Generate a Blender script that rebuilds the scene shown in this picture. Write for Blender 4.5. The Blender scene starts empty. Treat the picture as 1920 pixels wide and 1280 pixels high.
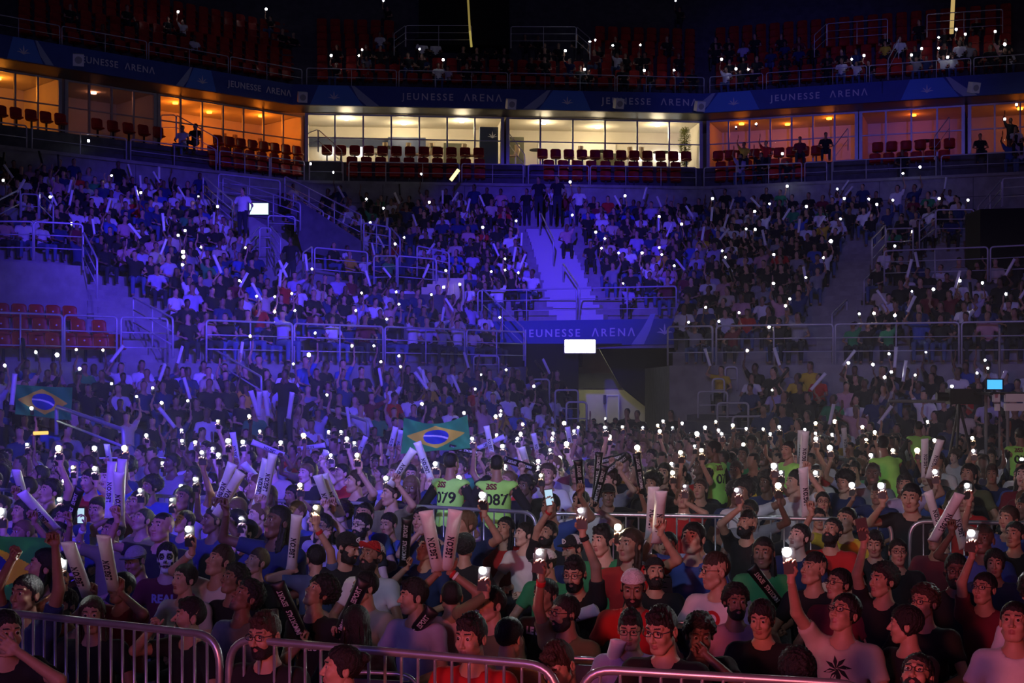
import bpy, math, random
import numpy as np
from mathutils import Vector, Matrix
# ============ camera, world, lights, exposure ============
F, CXP, HY, HC = 2666.667, 960.0, 720.0, 2.4      # focal px, horizon row, camera height
SC = bpy.context.scene
COL = SC.collection
RND = random.Random(11)
cam = bpy.data.cameras.new('camera'); cam.lens = 50; cam.sensor_width = 36; cam.shift_y = 80/1920.0
cam.clip_start = .05; cam.clip_end = 300
camo = bpy.data.objects.new('camera', cam); COL.objects.link(camo)
camo.location = (0, 0, HC); camo.rotation_euler = (math.pi/2, 0, 0)
SC.camera = camo
SC.view_settings.view_transform = 'Standard'; SC.view_settings.look = 'None'
SC.view_settings.gamma = 1; SC.view_settings.use_curve_mapping = False
SC.view_settings.exposure = 0.0
w = bpy.data.worlds.new('world'); SC.world = w; w.use_nodes = True
w.node_tree.nodes['Background'].inputs[0].default_value = (.10, .10, .22, 1)
w.node_tree.nodes['Background'].inputs[1].default_value = .05
def spot(name, loc, tgt, col, power, deg, blend=.6, rad=.25):
    l = bpy.data.lights.new(name, 'SPOT'); l.energy = power; l.color = col; l.spot_size = math.radians(deg)
    l.spot_blend = blend; l.shadow_soft_size = rad
    o = bpy.data.objects.new(name, l); COL.objects.link(o); o.location = loc
    o.rotation_euler = (Vector(tgt)-Vector(loc)).to_track_quat('-Z', 'Y').to_euler(); return o
def area(name, loc, tgt, col, power, sx, sy):
    l = bpy.data.lights.new(name, 'AREA'); l.shape = 'RECTANGLE'; l.size = sx; l.size_y = sy; l.energy = power; l.color = col
    o = bpy.data.objects.new(name, l); COL.objects.link(o); o.location = loc
    o.rotation_euler = (Vector(tgt)-Vector(loc)).to_track_quat('-Z', 'Y').to_euler(); return o
# stage rig: blue and violet washes over the stands, red wash over the front of the floor crowd
spot('blue wash on the left stand', (4, -2, 11), (-9.0, 44, 5), (.080, .035, 1), 95000, 18, .8)
spot('blue wash on the centre stand', (-2, -2, 11), (1.4, 50, 6.8), (.075, .032, 1), 150000, 14, 1)
spot('blue wash on the lower stands', (2, -2, 10), (-6, 32, 1.5), (.09, .05, 1), 34000, 30, .9)
spot('blue wash on the left floor crowd', (-6, -2, 9), (-4, 18, 1.2), (.11, .05, 1), 15000, 32, 1)
spot('pale wash on the right stand', (0, -2, 11), (13, 46, 5), (.22, .20, 1), 9500, 22, .8)
spot('dim wash on the upper stand', (0, -2, 9), (0, 60, 15), (.30, .30, 1), 2400, 44, .5)
spot('blue wash on the right name band', (3, -2, 10), (12, 56, 13.5), (.10, .08, 1), 17000, 15, .9)
spot('added white fill over the middle floor', (-5, -3, 9), (3.2, 20, 1.2), (.85, .88, 1), 3600, 32, 1)  # added fill light, brings out the vests and flags on the floor
spot('white beam on the guards and the flag', (-2, -2, 9), (-.75, 16.5, 1.7), (.9, 1, .8), 1900, 11, .8)
spot('red stage head', (-3.2, -2, 2.6), (4.6, 9.5, 1.2), (1, .15, .13), 1650, 62, 1, .5)
spot('dim rose stage head', (-3, -2.5, 3), (-1.5, 9, 1.2), (1, .30, .38), 420, 60, 1, .5)
area('red stage floor panel', (2.5, -1.5, 1.2), (4.5, 10, 1.2), (1, .13, .13), 60, 3, .6)
area('violet stage screen', (-7, -3.5, 5), (-2.5, 13, 1), (.32, .19, 1), 200, 4, 3)
# ============ helpers ============
def P(px, py, d): return Vector(((px-CXP)*d/F, d, HC+(HY-py)*d/F))
def pxy(v): return (CXP+v[0]*F/v[1], HY-(v[2]-HC)*F/v[1])
MATS = {}
def mat(name, col, rough=.7, metal=0, bump=0, bscale=40, var=0, vscale=8, spec=None, em=None, es=0, col2=None):
    if name in MATS: return MATS[name]
    m = bpy.data.materials.new(name); m.use_nodes = True; nt = m.node_tree; b = nt.nodes['Principled BSDF']
    b.inputs['Base Color'].default_value = (*col, 1); b.inputs['Roughness'].default_value = rough; b.inputs['Metallic'].default_value = metal
    if spec is not None: b.inputs['Specular IOR Level'].default_value = spec
    if em: b.inputs['Emission Color'].default_value = (*em, 1); b.inputs['Emission Strength'].default_value = es
    tc = None
    if var or bump:
        tc = nt.nodes.new('ShaderNodeTexCoord')
    if var:
        n = nt.nodes.new('ShaderNodeTexNoise'); n.inputs['Scale'].default_value = vscale; n.inputs['Detail'].default_value = 4
        nt.links.new(tc.outputs['Object'], n.inputs['Vector'])
        mx = nt.nodes.new('ShaderNodeMix'); mx.data_type = 'RGBA'
        c2 = col2 or tuple(c*(1-var) for c in col)
        mx.inputs[6].default_value = (*col, 1); mx.inputs[7].default_value = (*c2, 1)
        rp = nt.nodes.new('ShaderNodeMapRange'); rp.inputs[1].default_value = .35; rp.inputs[2].default_value = .65
        nt.links.new(n.outputs['Fac'], rp.inputs[0]); nt.links.new(rp.outputs[0], mx.inputs[0]); nt.links.new(mx.outputs[2], b.inputs['Base Color'])
    if bump:
        n2 = nt.nodes.new('ShaderNodeTexNoise'); n2.inputs['Scale'].default_value = bscale
        nt.links.new(tc.outputs['Object'], n2.inputs['Vector'])
        bp = nt.nodes.new('ShaderNodeBump'); bp.inputs['Strength'].default_value = bump; bp.inputs['Distance'].default_value = .01
        nt.links.new(n2.outputs['Fac'], bp.inputs['Height']); nt.links.new(bp.outputs['Normal'], b.inputs['Normal'])
    MATS[name] = m; return m
def emis(name, col, s):
    if name in MATS: return MATS[name]
    m = bpy.data.materials.new(name); m.use_nodes = True; nt = m.node_tree; nt.nodes.clear()
    e = nt.nodes.new('ShaderNodeEmission'); e.inputs[0].default_value = (*col, 1); e.inputs[1].default_value = s
    o = nt.nodes.new('ShaderNodeOutputMaterial'); nt.links.new(e.outputs[0], o.inputs[0]); MATS[name] = m; return m
def glass(name, tint=(.9, .95, 1)):
    if name in MATS: return MATS[name]
    m = bpy.data.materials.new(name); m.use_nodes = True; nt = m.node_tree; nt.nodes.clear()
    t = nt.nodes.new('ShaderNodeBsdfTransparent'); t.inputs[0].default_value = (*tint, 1)
    g = nt.nodes.new('ShaderNodeBsdfGlossy'); g.inputs['Roughness'].default_value = .01
    fr = nt.nodes.new('ShaderNodeFresnel'); fr.inputs[0].default_value = 1.5
    mx = nt.nodes.new('ShaderNodeMixShader'); o = nt.nodes.new('ShaderNodeOutputMaterial')
    nt.links.new(fr.outputs[0], mx.inputs[0]); nt.links.new(t.outputs[0], mx.inputs[1]); nt.links.new(g.outputs[0], mx.inputs[2]); nt.links.new(mx.outputs[0], o.inputs[0])
    MATS[name] = m; return m
def tag(o, label=None, cat=None, group=None, kind=None):
    if label: o['label'] = label
    if cat: o['category'] = cat
    if group: o['group'] = group
    if kind: o['kind'] = kind
    return o
def link(name, data, parent=None, mw=None):
    o = bpy.data.objects.new(name, data); COL.objects.link(o)
    if parent is not None: o.parent = parent
    if mw is not None: o.matrix_basis = mw
    return o
def empty(name, loc=(0, 0, 0), rz=0):
    o = bpy.data.objects.new(name, None); COL.objects.link(o); o.location = loc; o.rotation_euler = (0, 0, rz); o.empty_display_size = .1; return o
def mesh_np(name, V, Q, mats, mi=None, smooth=True):
    """V (n,3), Q (m,4) quads or (m,3) tris"""
    me = bpy.data.meshes.new(name); V = np.asarray(V, np.float32); Q = np.asarray(Q, np.int32)
    me.vertices.add(len(V)); me.vertices.foreach_set('co', V.ravel())
    k = Q.shape[1]; me.loops.add(Q.size); me.loops.foreach_set('vertex_index', Q.ravel())
    me.polygons.add(len(Q)); me.polygons.foreach_set('loop_start', np.arange(0, Q.size, k, dtype=np.int32))
    for m in (mats if isinstance(mats, (list, tuple)) else [mats]): me.materials.append(m)
    if mi is not None: me.polygons.foreach_set('material_index', np.asarray(mi, np.int32))
    me.update(calc_edges=True)
    me.polygons.foreach_set('use_smooth', np.full(len(Q), bool(smooth)))
    return me
class MB:
    """collects boxes, bars and tubes of one part"""
    def __init__(s): s.v = []; s.f = []; s.m = []
    def add(s, vs, fs, m=0):
        b = len(s.v); s.v += [tuple(v) for v in vs]; s.f += [tuple(b+i for i in f) for f in fs]; s.m += [m]*len(fs); return s
    def box(s, a, b, m=0, M=None):
        (x0, y0, z0), (x1, y1, z1) = a, b
        vs = [Vector(p) for p in ((x0, y0, z0), (x1, y0, z0), (x1, y1, z0), (x0, y1, z0), (x0, y0, z1), (x1, y0, z1), (x1, y1, z1), (x0, y1, z1))]
        if M is not None: vs = [M @ v for v in vs]
        return s.add(vs, [(0, 3, 2, 1), (4, 5, 6, 7), (0, 1, 5, 4), (1, 2, 6, 5), (2, 3, 7, 6), (3, 0, 4, 7)], m)
    def quad(s, a, b, c, d, m=0): return s.add([a, b, c, d], [(0, 1, 2, 3)], m)
    def slab(s, pts, nrm, th, m=0):
        """polygon pts extruded along nrm by th"""
        n = len(pts); nv = Vector(nrm)*th; vs = [Vector(p) for p in pts]+[Vector(p)+nv for p in pts]
        return s.add(vs, [tuple(range(n))[::-1], tuple(range(n, 2*n))]+[(i, (i+1) % n, n+(i+1) % n, n+i) for i in range(n)], m)
    def tube(s, pts, r, n=8, m=0, closed=False, rs=None):
        pts = [Vector(p) for p in pts]; k = len(pts); rings = []; up = None
        for i, p in enumerate(pts):
            if closed: t = pts[(i+1) % k]-pts[i-1]
            else: t = (pts[min(i+1, k-1)]-pts[max(i-1, 0)])
            t.normalize()
            if up is None:
                up = Vector((0, 0, 1)) if abs(t.z) < .9 else Vector((1, 0, 0))
            x = t.cross(up).normalized(); up = x.cross(t).normalized()
            rr = rs[i] if rs else r
            rings.append([p+(x*math.cos(a)+up*math.sin(a))*rr for a in (2*math.pi*j/n for j in range(n))])
        vs = [v for r_ in rings for v in r_]; fs = []
        for i in range(k if closed else k-1):
            for j in range(n):
                a = i*n+j; b = i*n+(j+1) % n; c = ((i+1) % k)*n+(j+1) % n; d = ((i+1) % k)*n+j; fs.append((a, b, c, d))
        if not closed: fs += [tuple(range(n))[::-1], tuple((k-1)*n+j for j in range(n))]
        return s.add(vs, fs, m)
    def build(s, name, mats, parent=None, smooth=False, mw=None):
        me = bpy.data.meshes.new(name); me.from_pydata(s.v, [], s.f)
        for m in (mats if isinstance(mats, (list, tuple)) else [mats]): me.materials.append(m)
        me.polygons.foreach_set('material_index', s.m)
        if smooth: me.polygons.foreach_set('use_smooth', [True]*len(s.f))
        return link(name, me, parent, mw)
def arc_pts(pts, r, seg=5):
    """rounds the inner corners of a polyline"""
    out = [Vector(pts[0])]
    for i in range(1, len(pts)-1):
        a, b, c = Vector(pts[i-1]), Vector(pts[i]), Vector(pts[i+1])
        u = (a-b); v = (c-b); q = min(r, u.length*.49, v.length*.49); u.normalize(); v.normalize()
        p0 = b+u*q; p1 = b+v*q
        for k in range(seg+1):
            t = k/seg; out.append(p0*(1-t)**2+b*2*t*(1-t)+p1*t*t)
    out.append(Vector(pts[-1])); return out
def text_mesh(s, size, mtl, name='lettering', depth=.004, spacing=1.0, bold=0):
    c = bpy.data.curves.new(name, 'FONT'); c.body = s; c.size = size; c.align_x = 'CENTER'; c.align_y = 'CENTER'
    c.extrude = depth; c.space_character = spacing; c.offset = bold; c.resolution_u = 3
    o = bpy.data.objects.new('tmp', c); COL.objects.link(o)
    dg = bpy.context.evaluated_depsgraph_get(); me = bpy.data.meshes.new_from_object(o.evaluated_get(dg))
    bpy.data.objects.remove(o); bpy.data.curves.remove(c); me.materials.clear(); me.materials.append(mtl); me.name = name; return me
# ---- materials ----
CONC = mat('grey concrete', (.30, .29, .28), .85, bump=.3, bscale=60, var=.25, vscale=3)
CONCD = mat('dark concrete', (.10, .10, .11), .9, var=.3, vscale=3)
CONCW = mat('cream painted wall', (.62, .60, .38), .8, var=.12, vscale=2)
STEEL = mat('galvanised steel', (.55, .55, .58), .35, .75, var=.15, vscale=12)
STEELP = mat('painted steel rail', (.50, .50, .56), .45, .3, var=.1, vscale=10)
SEATR = mat('red seat plastic', (.42, .018, .015), .35, var=.2, vscale=9)
BLACK = mat('black plastic', (.012, .012, .014), .45, var=.3, vscale=20)
WHITE = mat('white plastic', (.75, .75, .76), .4, var=.06, vscale=20)
ALU = mat('aluminium frame', (.45, .47, .52), .4, .5, var=.1)
# ============ surfaces from distance fields (people, hair, hands) ============
f32 = np.float32
def cap(P, a, b, ra, rb=None):
    rb = ra if rb is None else rb; X, Y, Z = P; bx, by, bz = b[0]-a[0], b[1]-a[1], b[2]-a[2]
    px, py, pz = X-f32(a[0]), Y-f32(a[1]), Z-f32(a[2]); q = bx*bx+by*by+bz*bz+1e-9
    t = np.clip((px*f32(bx)+py*f32(by)+pz*f32(bz))*f32(1/q), 0, 1)
    dx, dy, dz = px-t*f32(bx), py-t*f32(by), pz-t*f32(bz)
    return np.sqrt(dx*dx+dy*dy+dz*dz)-(f32(ra)+f32(rb-ra)*t)
def ell(P, c, r):
    X, Y, Z = P; x, y, z = (X-f32(c[0]))/f32(r[0]), (Y-f32(c[1]))/f32(r[1]), (Z-f32(c[2]))/f32(r[2])
    k0 = np.sqrt(x*x+y*y+z*z)+1e-6; k1 = np.sqrt((x/f32(r[0]))**2+(y/f32(r[1]))**2+(z/f32(r[2]))**2)+1e-6
    return k0*(k0-1)/k1
def sph(P, c, r): return ell(P, c, (r, r, r))
def smin(a, b, k):
    h = np.clip(.5+.5*(b-a)/f32(k), 0, 1); return b*(1-h)+a*h-f32(k)*h*(1-h)
def smax(a, b, k): return -smin(-a, -b, k)
def smins(ds, k):
    r = ds[0]
    for d in ds[1:]: r = smin(r, d, k)
    return r
def surf(fn, lo, hi, h):
    ax = [np.arange(lo[i], hi[i]+h, h, dtype=f32) for i in range(3)]
    P = (ax[0][:, None, None], ax[1][None, :, None], ax[2][None, None, :])
    G = np.broadcast_to(fn(P), (len(ax[0]), len(ax[1]), len(ax[2]))).astype(f32)
    I = G < 0
    c = np.zeros(tuple(s-1 for s in G.shape), np.int8)
    for i in (0, 1):
        for j in (0, 1):
            for k in (0, 1): c += I[i:i+c.shape[0], j:j+c.shape[1], k:k+c.shape[2]]
    act = (c > 0) & (c < 8); idx = np.argwhere(act); n = len(idx)
    vid = np.full(c.shape, -1, np.int32); vid[act] = np.arange(n)
    acc = np.zeros((n, 3), f32); cnt = np.zeros(n, f32); cs = [(i, j, k) for i in (0, 1) for j in (0, 1) for k in (0, 1)]
    g = {q: G[idx[:, 0]+q[0], idx[:, 1]+q[1], idx[:, 2]+q[2]] for q in cs}
    for a in cs:
        for d in range(3):
            if a[d] == 0:
                b = list(a); b[d] = 1; b = tuple(b); ga, gb = g[a], g[b]; m = (ga < 0) != (gb < 0)
                t = np.where(m, ga/np.where(m, ga-gb, 1), 0); pt = np.array(a, f32)[None, :].repeat(n, 0); pt[:, d] = t
                acc += pt*m[:, None]; cnt += m
    V = (idx+acc/np.maximum(cnt, 1)[:, None])*h+np.array(lo, f32)
    Q = []
    for d in range(3):
        e = [slice(None)]*3; e2 = [slice(None)]*3; e[d] = slice(0, -1); e2[d] = slice(1, None)
        u, v = [(1, 2), (2, 0), (0, 1)][d]
        A, B = I[tuple(e)], I[tuple(e2)]; ch = np.argwhere(A != B)
        ok = (ch[:, u] > 0) & (ch[:, v] > 0) & (ch[:, u] < c.shape[u]) & (ch[:, v] < c.shape[v]); ch = ch[ok]
        def at(du, dv):
            q = ch.copy(); q[:, u] -= du; q[:, v] -= dv; return vid[q[:, 0], q[:, 1], q[:, 2]]
        quad = np.stack([at(1, 1), at(0, 1), at(0, 0), at(1, 0)], 1)
        flip = ~A[ch[:, 0], ch[:, 1], ch[:, 2]]; quad[flip] = quad[flip][:, ::-1]; Q.append(quad)
    Q = np.concatenate(Q); return V, Q[(Q >= 0).all(1)]
def xf(V, M):
    M = np.array(M, f32); return V @ M[:3, :3].T+M[:3, 3]
def joinm(parts):
    """parts: [(V,Q,matindex)] -> V,Q,mi"""
    Vs, Qs, ms = [], [], []; b = 0
    for V, Q, m in parts:
        Vs.append(V); Qs.append(Q+b); b += len(V); ms.append(np.full(len(Q), m, np.int32) if np.isscalar(m) else m)
    return np.concatenate(Vs), np.concatenate(Qs), np.concatenate(ms)
# ---- head: origin midway between the ears, face towards -Y ----
def head_fn(w=1.0, jaw=1.0, nose=1.0, op=0):
    def fn(P):
        X, Y, Z = P; P = (np.abs(X)/f32(w), Y, Z)
        c = ell(P, (0, .014, .035), (.0735, .094, .086))
        c = smin(c, ell(P, (0, -.028, -.035), (.060, .060, .072)), .03)
        c = smin(c, cap(P, (0, -.062, -.098), (.02*jaw, -.05, -.094), .020*jaw), .028)
        c = smin(c, cap(P, (.052*jaw, -.005, -.06), (.02, -.055, -.098), .014), .02)      # jaw line
        c = smin(c, sph(P, (.038, -.062, -.025), .021), .02)                               # cheek
        c = smin(c, cap(P, (.010, -.081, .037), (.044, -.066, .036), .010), .014)          # brow ridge
        c = smax(c, -ell(P, (.031, -.098, .014), (.021, .026, .014)), .012)                # eye socket
        c = smin(c, ell(P, (.031, -.071, .012), (.0165, .0125, .0125)), .004)              # lids round the eye
        c = smin(c, cap(P, (0, -.084, .014), (0, -.106*nose, -.027), .0065, .0125), .010)  # nose
        c = smin(c, sph(P, (.013, -.094, -.030), .0085), .006)
        c = smin(c, cap(P, (0, -.087, -.053), (.021, -.077, -.057), .0070, .004), .006)    # lips
        c = smin(c, cap(P, (0, -.086, -.068-.010*op), (.017, -.077, -.064-.005*op), .0075, .004), .006)
        c = smax(c, -cap(P, (0, -.098, -.0605-.005*op), (.019, -.087, -.0605-.003*op), .004+.005*op), .003)
        e = ell(P, (.078, .018, -.004), (.010, .019, .032)); e = smax(e, -ell(P, (.088, .012, .0), (.008, .011, .019)), .004)
        c = smin(c, e, .006)
        return smin(c, cap(P, (0, .022, -.075), (0, .034, -.155), .050, .050), .025)
    return fn
def uv(c, r, n=10, m=7):
    v = []; q = []
    for i in range(m+1):
        t = math.pi*i/m
        for j in range(n): v.append((c[0]+r*math.sin(t)*math.cos(2*math.pi*j/n), c[1]-r*math.cos(t), c[2]+r*math.sin(t)*math.sin(2*math.pi*j/n)))
    for i in range(m):
        for j in range(n): q.append((i*n+j, i*n+(j+1) % n, (i+1)*n+(j+1) % n, (i+1)*n+j))
    return np.array(v, f32), np.array(q, np.int32)
SKIN, LIP, EYEW, IRIS, BROW = 0, 1, 2, 3, 4
def make_head(h, **k):
    V, Q = surf(head_fn(**k), (-.10, -.135, -.17), (.10, .125, .135), h); w = k.get('w', 1.0)
    C = V[Q].mean(1); ax = np.abs(C[:, 0]); mi = np.zeros(len(Q), np.int32)
    mi[(ax < .020) & (C[:, 1] < -.074) & (C[:, 2] < -.049) & (C[:, 2] > -.077)] = LIP
    mi[(ax > .012) & (ax < .047) & (C[:, 1] < -.066) & (np.abs(C[:, 2]-(.039-.12*np.abs(ax-.032))) < .0042)] = BROW
    ps = [(V, Q, mi)]
    for sx in (-1, 1):
        e, q = uv((sx*.031*w, -.0745, .0115), .0118); lay = np.arange(len(q))//10
        m = np.where(lay < 2, IRIS, EYEW); ps.append((e, q, m))
    return joinm(ps)
HEADS = {}
def head_mesh(key, h):
    if (key, h) not in HEADS:
        HEADS[(key, h)] = make_head(h, **[dict(), dict(w=1.07, jaw=1.12, nose=1.04), dict(w=.95, jaw=.9, nose=.97), dict(w=1.0, jaw=1.0, nose=1.02, op=1), dict(w=1.1, jaw=1.05, nose=.95, op=.5)][key])
    return HEADS[(key, h)]
# ---- hands: wrist at origin, fingers along +Z, palm towards -Y, thumb on +X (right hand of a person facing the camera with palm out) ----
def hand_fn(style):
    def fn(P):
        palm = smins([cap(P, (.024, 0, .035), (.026, 0, .085), .014), cap(P, (-.024, 0, .035), (-.025, 0, .080), .013), cap(P, (0, .002, .03), (0, .002, .088), .0155)], .014)
        palm = smin(palm, cap(P, (0, 0, -.03), (0, 0, .02), .026, .022), .02)
        fs = []
        for i, (x, L) in enumerate(((.030, .068), (.010, .077), (-.010, .071), (-.029, .056))):
            r = (.0088, .009, .0086, .0076)[i]; z0 = (.088, .092, .089, .082)[i]
            if style == 'open': an = (.10+.05*i, .15, .15); sp = (.22, .06, -.08, -.24)[i]
            elif style == 'point': an = (.05, .05, .05) if i == 0 else (1.5, 1.6, .9); sp = 0
            elif style == 'grip': an = (.95, 1.15, .85); sp = 0
            elif style == 'phone': an = (.75, .85, .55); sp = (.08, .02, -.02, -.08)[i]
            else: an = (1.45, 1.6, 1.0); sp = 0
            p = [x, 0.0, z0]; a = 0; seg = (.45, .30, .25)
            for k in range(3):
                a += an[k]; l = L*seg[k]; q = [p[0]+l*math.sin(sp)*math.cos(a), p[1]-l*math.sin(a), p[2]+l*math.cos(a)]
                fs.append(cap(P, p, q, r*(1-.08*k), r*(1-.08*(k+1)))); p = q
        f = fs[0]
        for d in fs[1:]: f = smin(f, d, .0025)
        c = smin(palm, f, .006)
        if style in ('open',): t = [(.026, -.002, .022), (.052, -.012, .048), (.066, -.018, .072)]
        elif style == 'phone': t = [(.024, -.004, .025), (.044, -.026, .050), (.040, -.044, .072)]
        else: t = [(.024, -.006, .025), (.038, -.034, .048), (.018, -.050, .066)]
        return smin(c, smin(cap(P, t[0], t[1], .0125, .0105), cap(P, t[1], t[2], .0105, .0085), .004), .008)
    return fn
HANDS = {}
def hand_mesh(style, h):
    if (style, h) not in HANDS: HANDS[(style, h)] = surf(hand_fn(style), (-.05, -.085, -.032), (.082, .035, .178), h)
    return HANDS[(style, h)]
# ---- hair, caps, beards (origin = head origin) ----
def nz(P, s, a): return a*(np.sin(P[0]*s+1.3*np.sin(P[2]*s*.7))*np.sin(P[1]*s*1.1+np.sin(P[0]*s*.8))*np.cos(P[2]*s*.9+.6))
def skull(P, o): return smin(ell(P, (0, .014, .035), (.0735+o, .094+o, .086+o)), ell(P, (0, -.018, -.02), (.060+o, .060+o, .072+o)), .03)
def hair_fn(style):
    def fn(P):
        X, Y, Z = P; aX = np.abs(X)
        jit = f32(.0055)*np.sin(X*170+2*np.sin(Z*90))*np.sin(Y*120+1)+f32(.006)*np.sin(X*62+.7)
        hl = Y*f32(.95)+Z+jit-f32(.02)*np.clip(1-((aX-.058)/.02)**2, 0, 1)*(Y < -.02)*0      # > 0 = on the hair side of the hairline
        hl = np.minimum(hl, Z+f32(.088))
        burn = np.where((aX > .055), Y*f32(1.8)+Z*f32(.25)+.026, -1); hl = np.maximum(hl, np.minimum(burn, Z+.028)*.6)  # sideburns
        ear = .021-np.sqrt((aX-.082)**2+(Y-.014)**2+(Z+.008)**2)
        st = nz(P, 150, .0022)+f32(.0018)*np.sin(X*330+5*np.sin(Y*40)+Z*60)+f32(.0012)*np.sin(Y*300+X*200)
        def coat(t, k=.55): return skull(P, 0)-np.clip(hl*f32(k), -.004, t)
        if style == 'short': c = coat(.012)+st
        elif style == 'crop': c = coat(.0045)+st*f32(.35)
        elif style == 'fade': c = smin(coat(.004)+st*f32(.4), ell(P, (0, .006, .060), (.066, .086, .080))+st*f32(1.6), .012)
        elif style == 'quiff':
            top = smin(ell(P, (0, .008, .066), (.066, .086, .080)), cap(P, (-.030, -.064, .098), (.034, -.066, .106), .020), .02)+nz(P, 100, .004)+st*f32(1.5); c = smin(coat(.006)+st*f32(.6), top, .012)
        elif style == 'curly': c = coat(.028, .9)+nz(P, 120, .008)+nz(P, 230, .005)
        elif style == 'afro': c = smax(ell(P, (0, .03, .055), (.122, .125, .110)), -(hl+f32(.012)), .02)+nz(P, 100, .010)+nz(P, 210, .006)
        elif style == 'bowl': c = smax(skull(P, .016), -(Y*f32(1.5)+Z+.052+jit*2), .012)+st*f32(1.3)+nz(P, 70, .002)
        elif style in ('long', 'parted'):
            c = coat(.015)+st; d = smin(cap((aX, Y, Z), (.066, .010, .0), (.082, .0, -.20), .026, .030), cap(P, (0, .075, 0), (0, .085, -.22), .055, .06), .04)+f32(.005)*np.sin(X*150+Y*110)+st
            c = smin(c, d, .02); c = smax(c, -cap(P, (0, -.10, -.045), (0, -.08, -.16), .066, .07), .01)
        elif style == 'bun': c = smin(coat(.009)+st, sph(P, (0, .115, .06), .034)+nz(P, 120, .004), .012)
        return smax(c, ear, .004)
    return fn
HAIRS = {}
def hair_data(style, h):
    k = (style, h)
    if k not in HAIRS:
        big = style in ('afro',); lo, hi = (-.14, -.115, -.27 if style in ('long', 'parted') else -.12), (.14, .17, .19)
        HAIRS[k] = surf(hair_fn(style), lo, hi, h)
    return HAIRS[k]
def cap_fn(P):
    X, Y, Z = P; c = skull(P, .013); inn = skull(P, .008)
    c = np.maximum(c, -inn); return np.maximum(c, -(Z-.048+.10*Y*0))
def brim(flip=1, up=0):
    vs = []; q = []; n = 13
    for th in (0, .004):
        for i in range(n):
            a = math.pi*(i/(n-1))
            for r in (0, 1):
                x = -math.cos(a)*(.078 if r == 0 else .088); y = -.078*abs(math.sin(a))**.7-(.0 if r == 0 else .075*math.sin(a)**.8)
                if r == 0: y = -.055-.045*math.sin(a)
                z = .052-.10*(x*x)/.0078*.12-(.012*math.sin(a) if r else 0)+th+(up*.05*math.sin(a) if r else 0)
                vs.append((x, y, z))
    for l in (0, 1):
        for i in range(n-1):
            a = l*2*n+i*2; q.append((a, a+1, a+3, a+2))
    for i in range(n-1): q.append((i*2+1, 2*n+i*2+1, 2*n+i*2+3, i*2+3))
    return np.array(vs, f32), np.array(q, np.int32)
def beard_fn(full):
    def fn(P):
        X, Y, Z = P; aX = np.abs(X); lip = ell(P, (0, -.10, -.060), (.020, .03, .0095)); chk = cap((aX, Y, Z), (.030, -.088, -.018), (.046, -.060, -.036), .020); nos = sph(P, (0, -.105, -.030), .019)
        g = np.minimum(np.minimum(-(Z+.020)+.25*np.maximum(Y+.05, 0), .020-Y), Z+(.150 if full else .128)); g = np.minimum(np.minimum(g, lip), np.minimum(chk, nos))
        t = .010 if full else .0028
        return head_fn()(P)-np.clip(g*f32(.8 if full else .4), -.003, t)+nz(P, 190, .0015 if full else .0004)+f32(.0012 if full else 0)*np.sin(X*330+Z*150)
    return fn
BEARDS = {}
def beard_data(full, h=.005):
    if full not in BEARDS: BEARDS[full] = surf(beard_fn(full), (-.10, -.135, -.16), (.10, .04, -.01), h)
    return BEARDS[full]
def glasses_mb():
    m = MB()
    for sx in (-1, 1):
        pts = []
        for i in range(16):
            a = 2*math.pi*i/16; ca, sa = math.cos(a), math.sin(a); x = .024*math.copysign(abs(ca)**.7, ca); z = .0165*math.copysign(abs(sa)**.7, sa)
            pts.append((sx*.032+x, -.096+.10*(abs(sx*.032+x)**2)*3, .011+z))
        m.tube(pts, .0022, 6, closed=True)
        m.tube([(sx*.055, -.090, .016), (sx*.074, -.06, .017), (sx*.082, .02, .012), (sx*.080, .034, -.002)], .0022, 5)
    m.tube([(-.009, -.098, .014), (0, -.101, .016), (.009, -.098, .014)], .002, 5)
    return m
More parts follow.
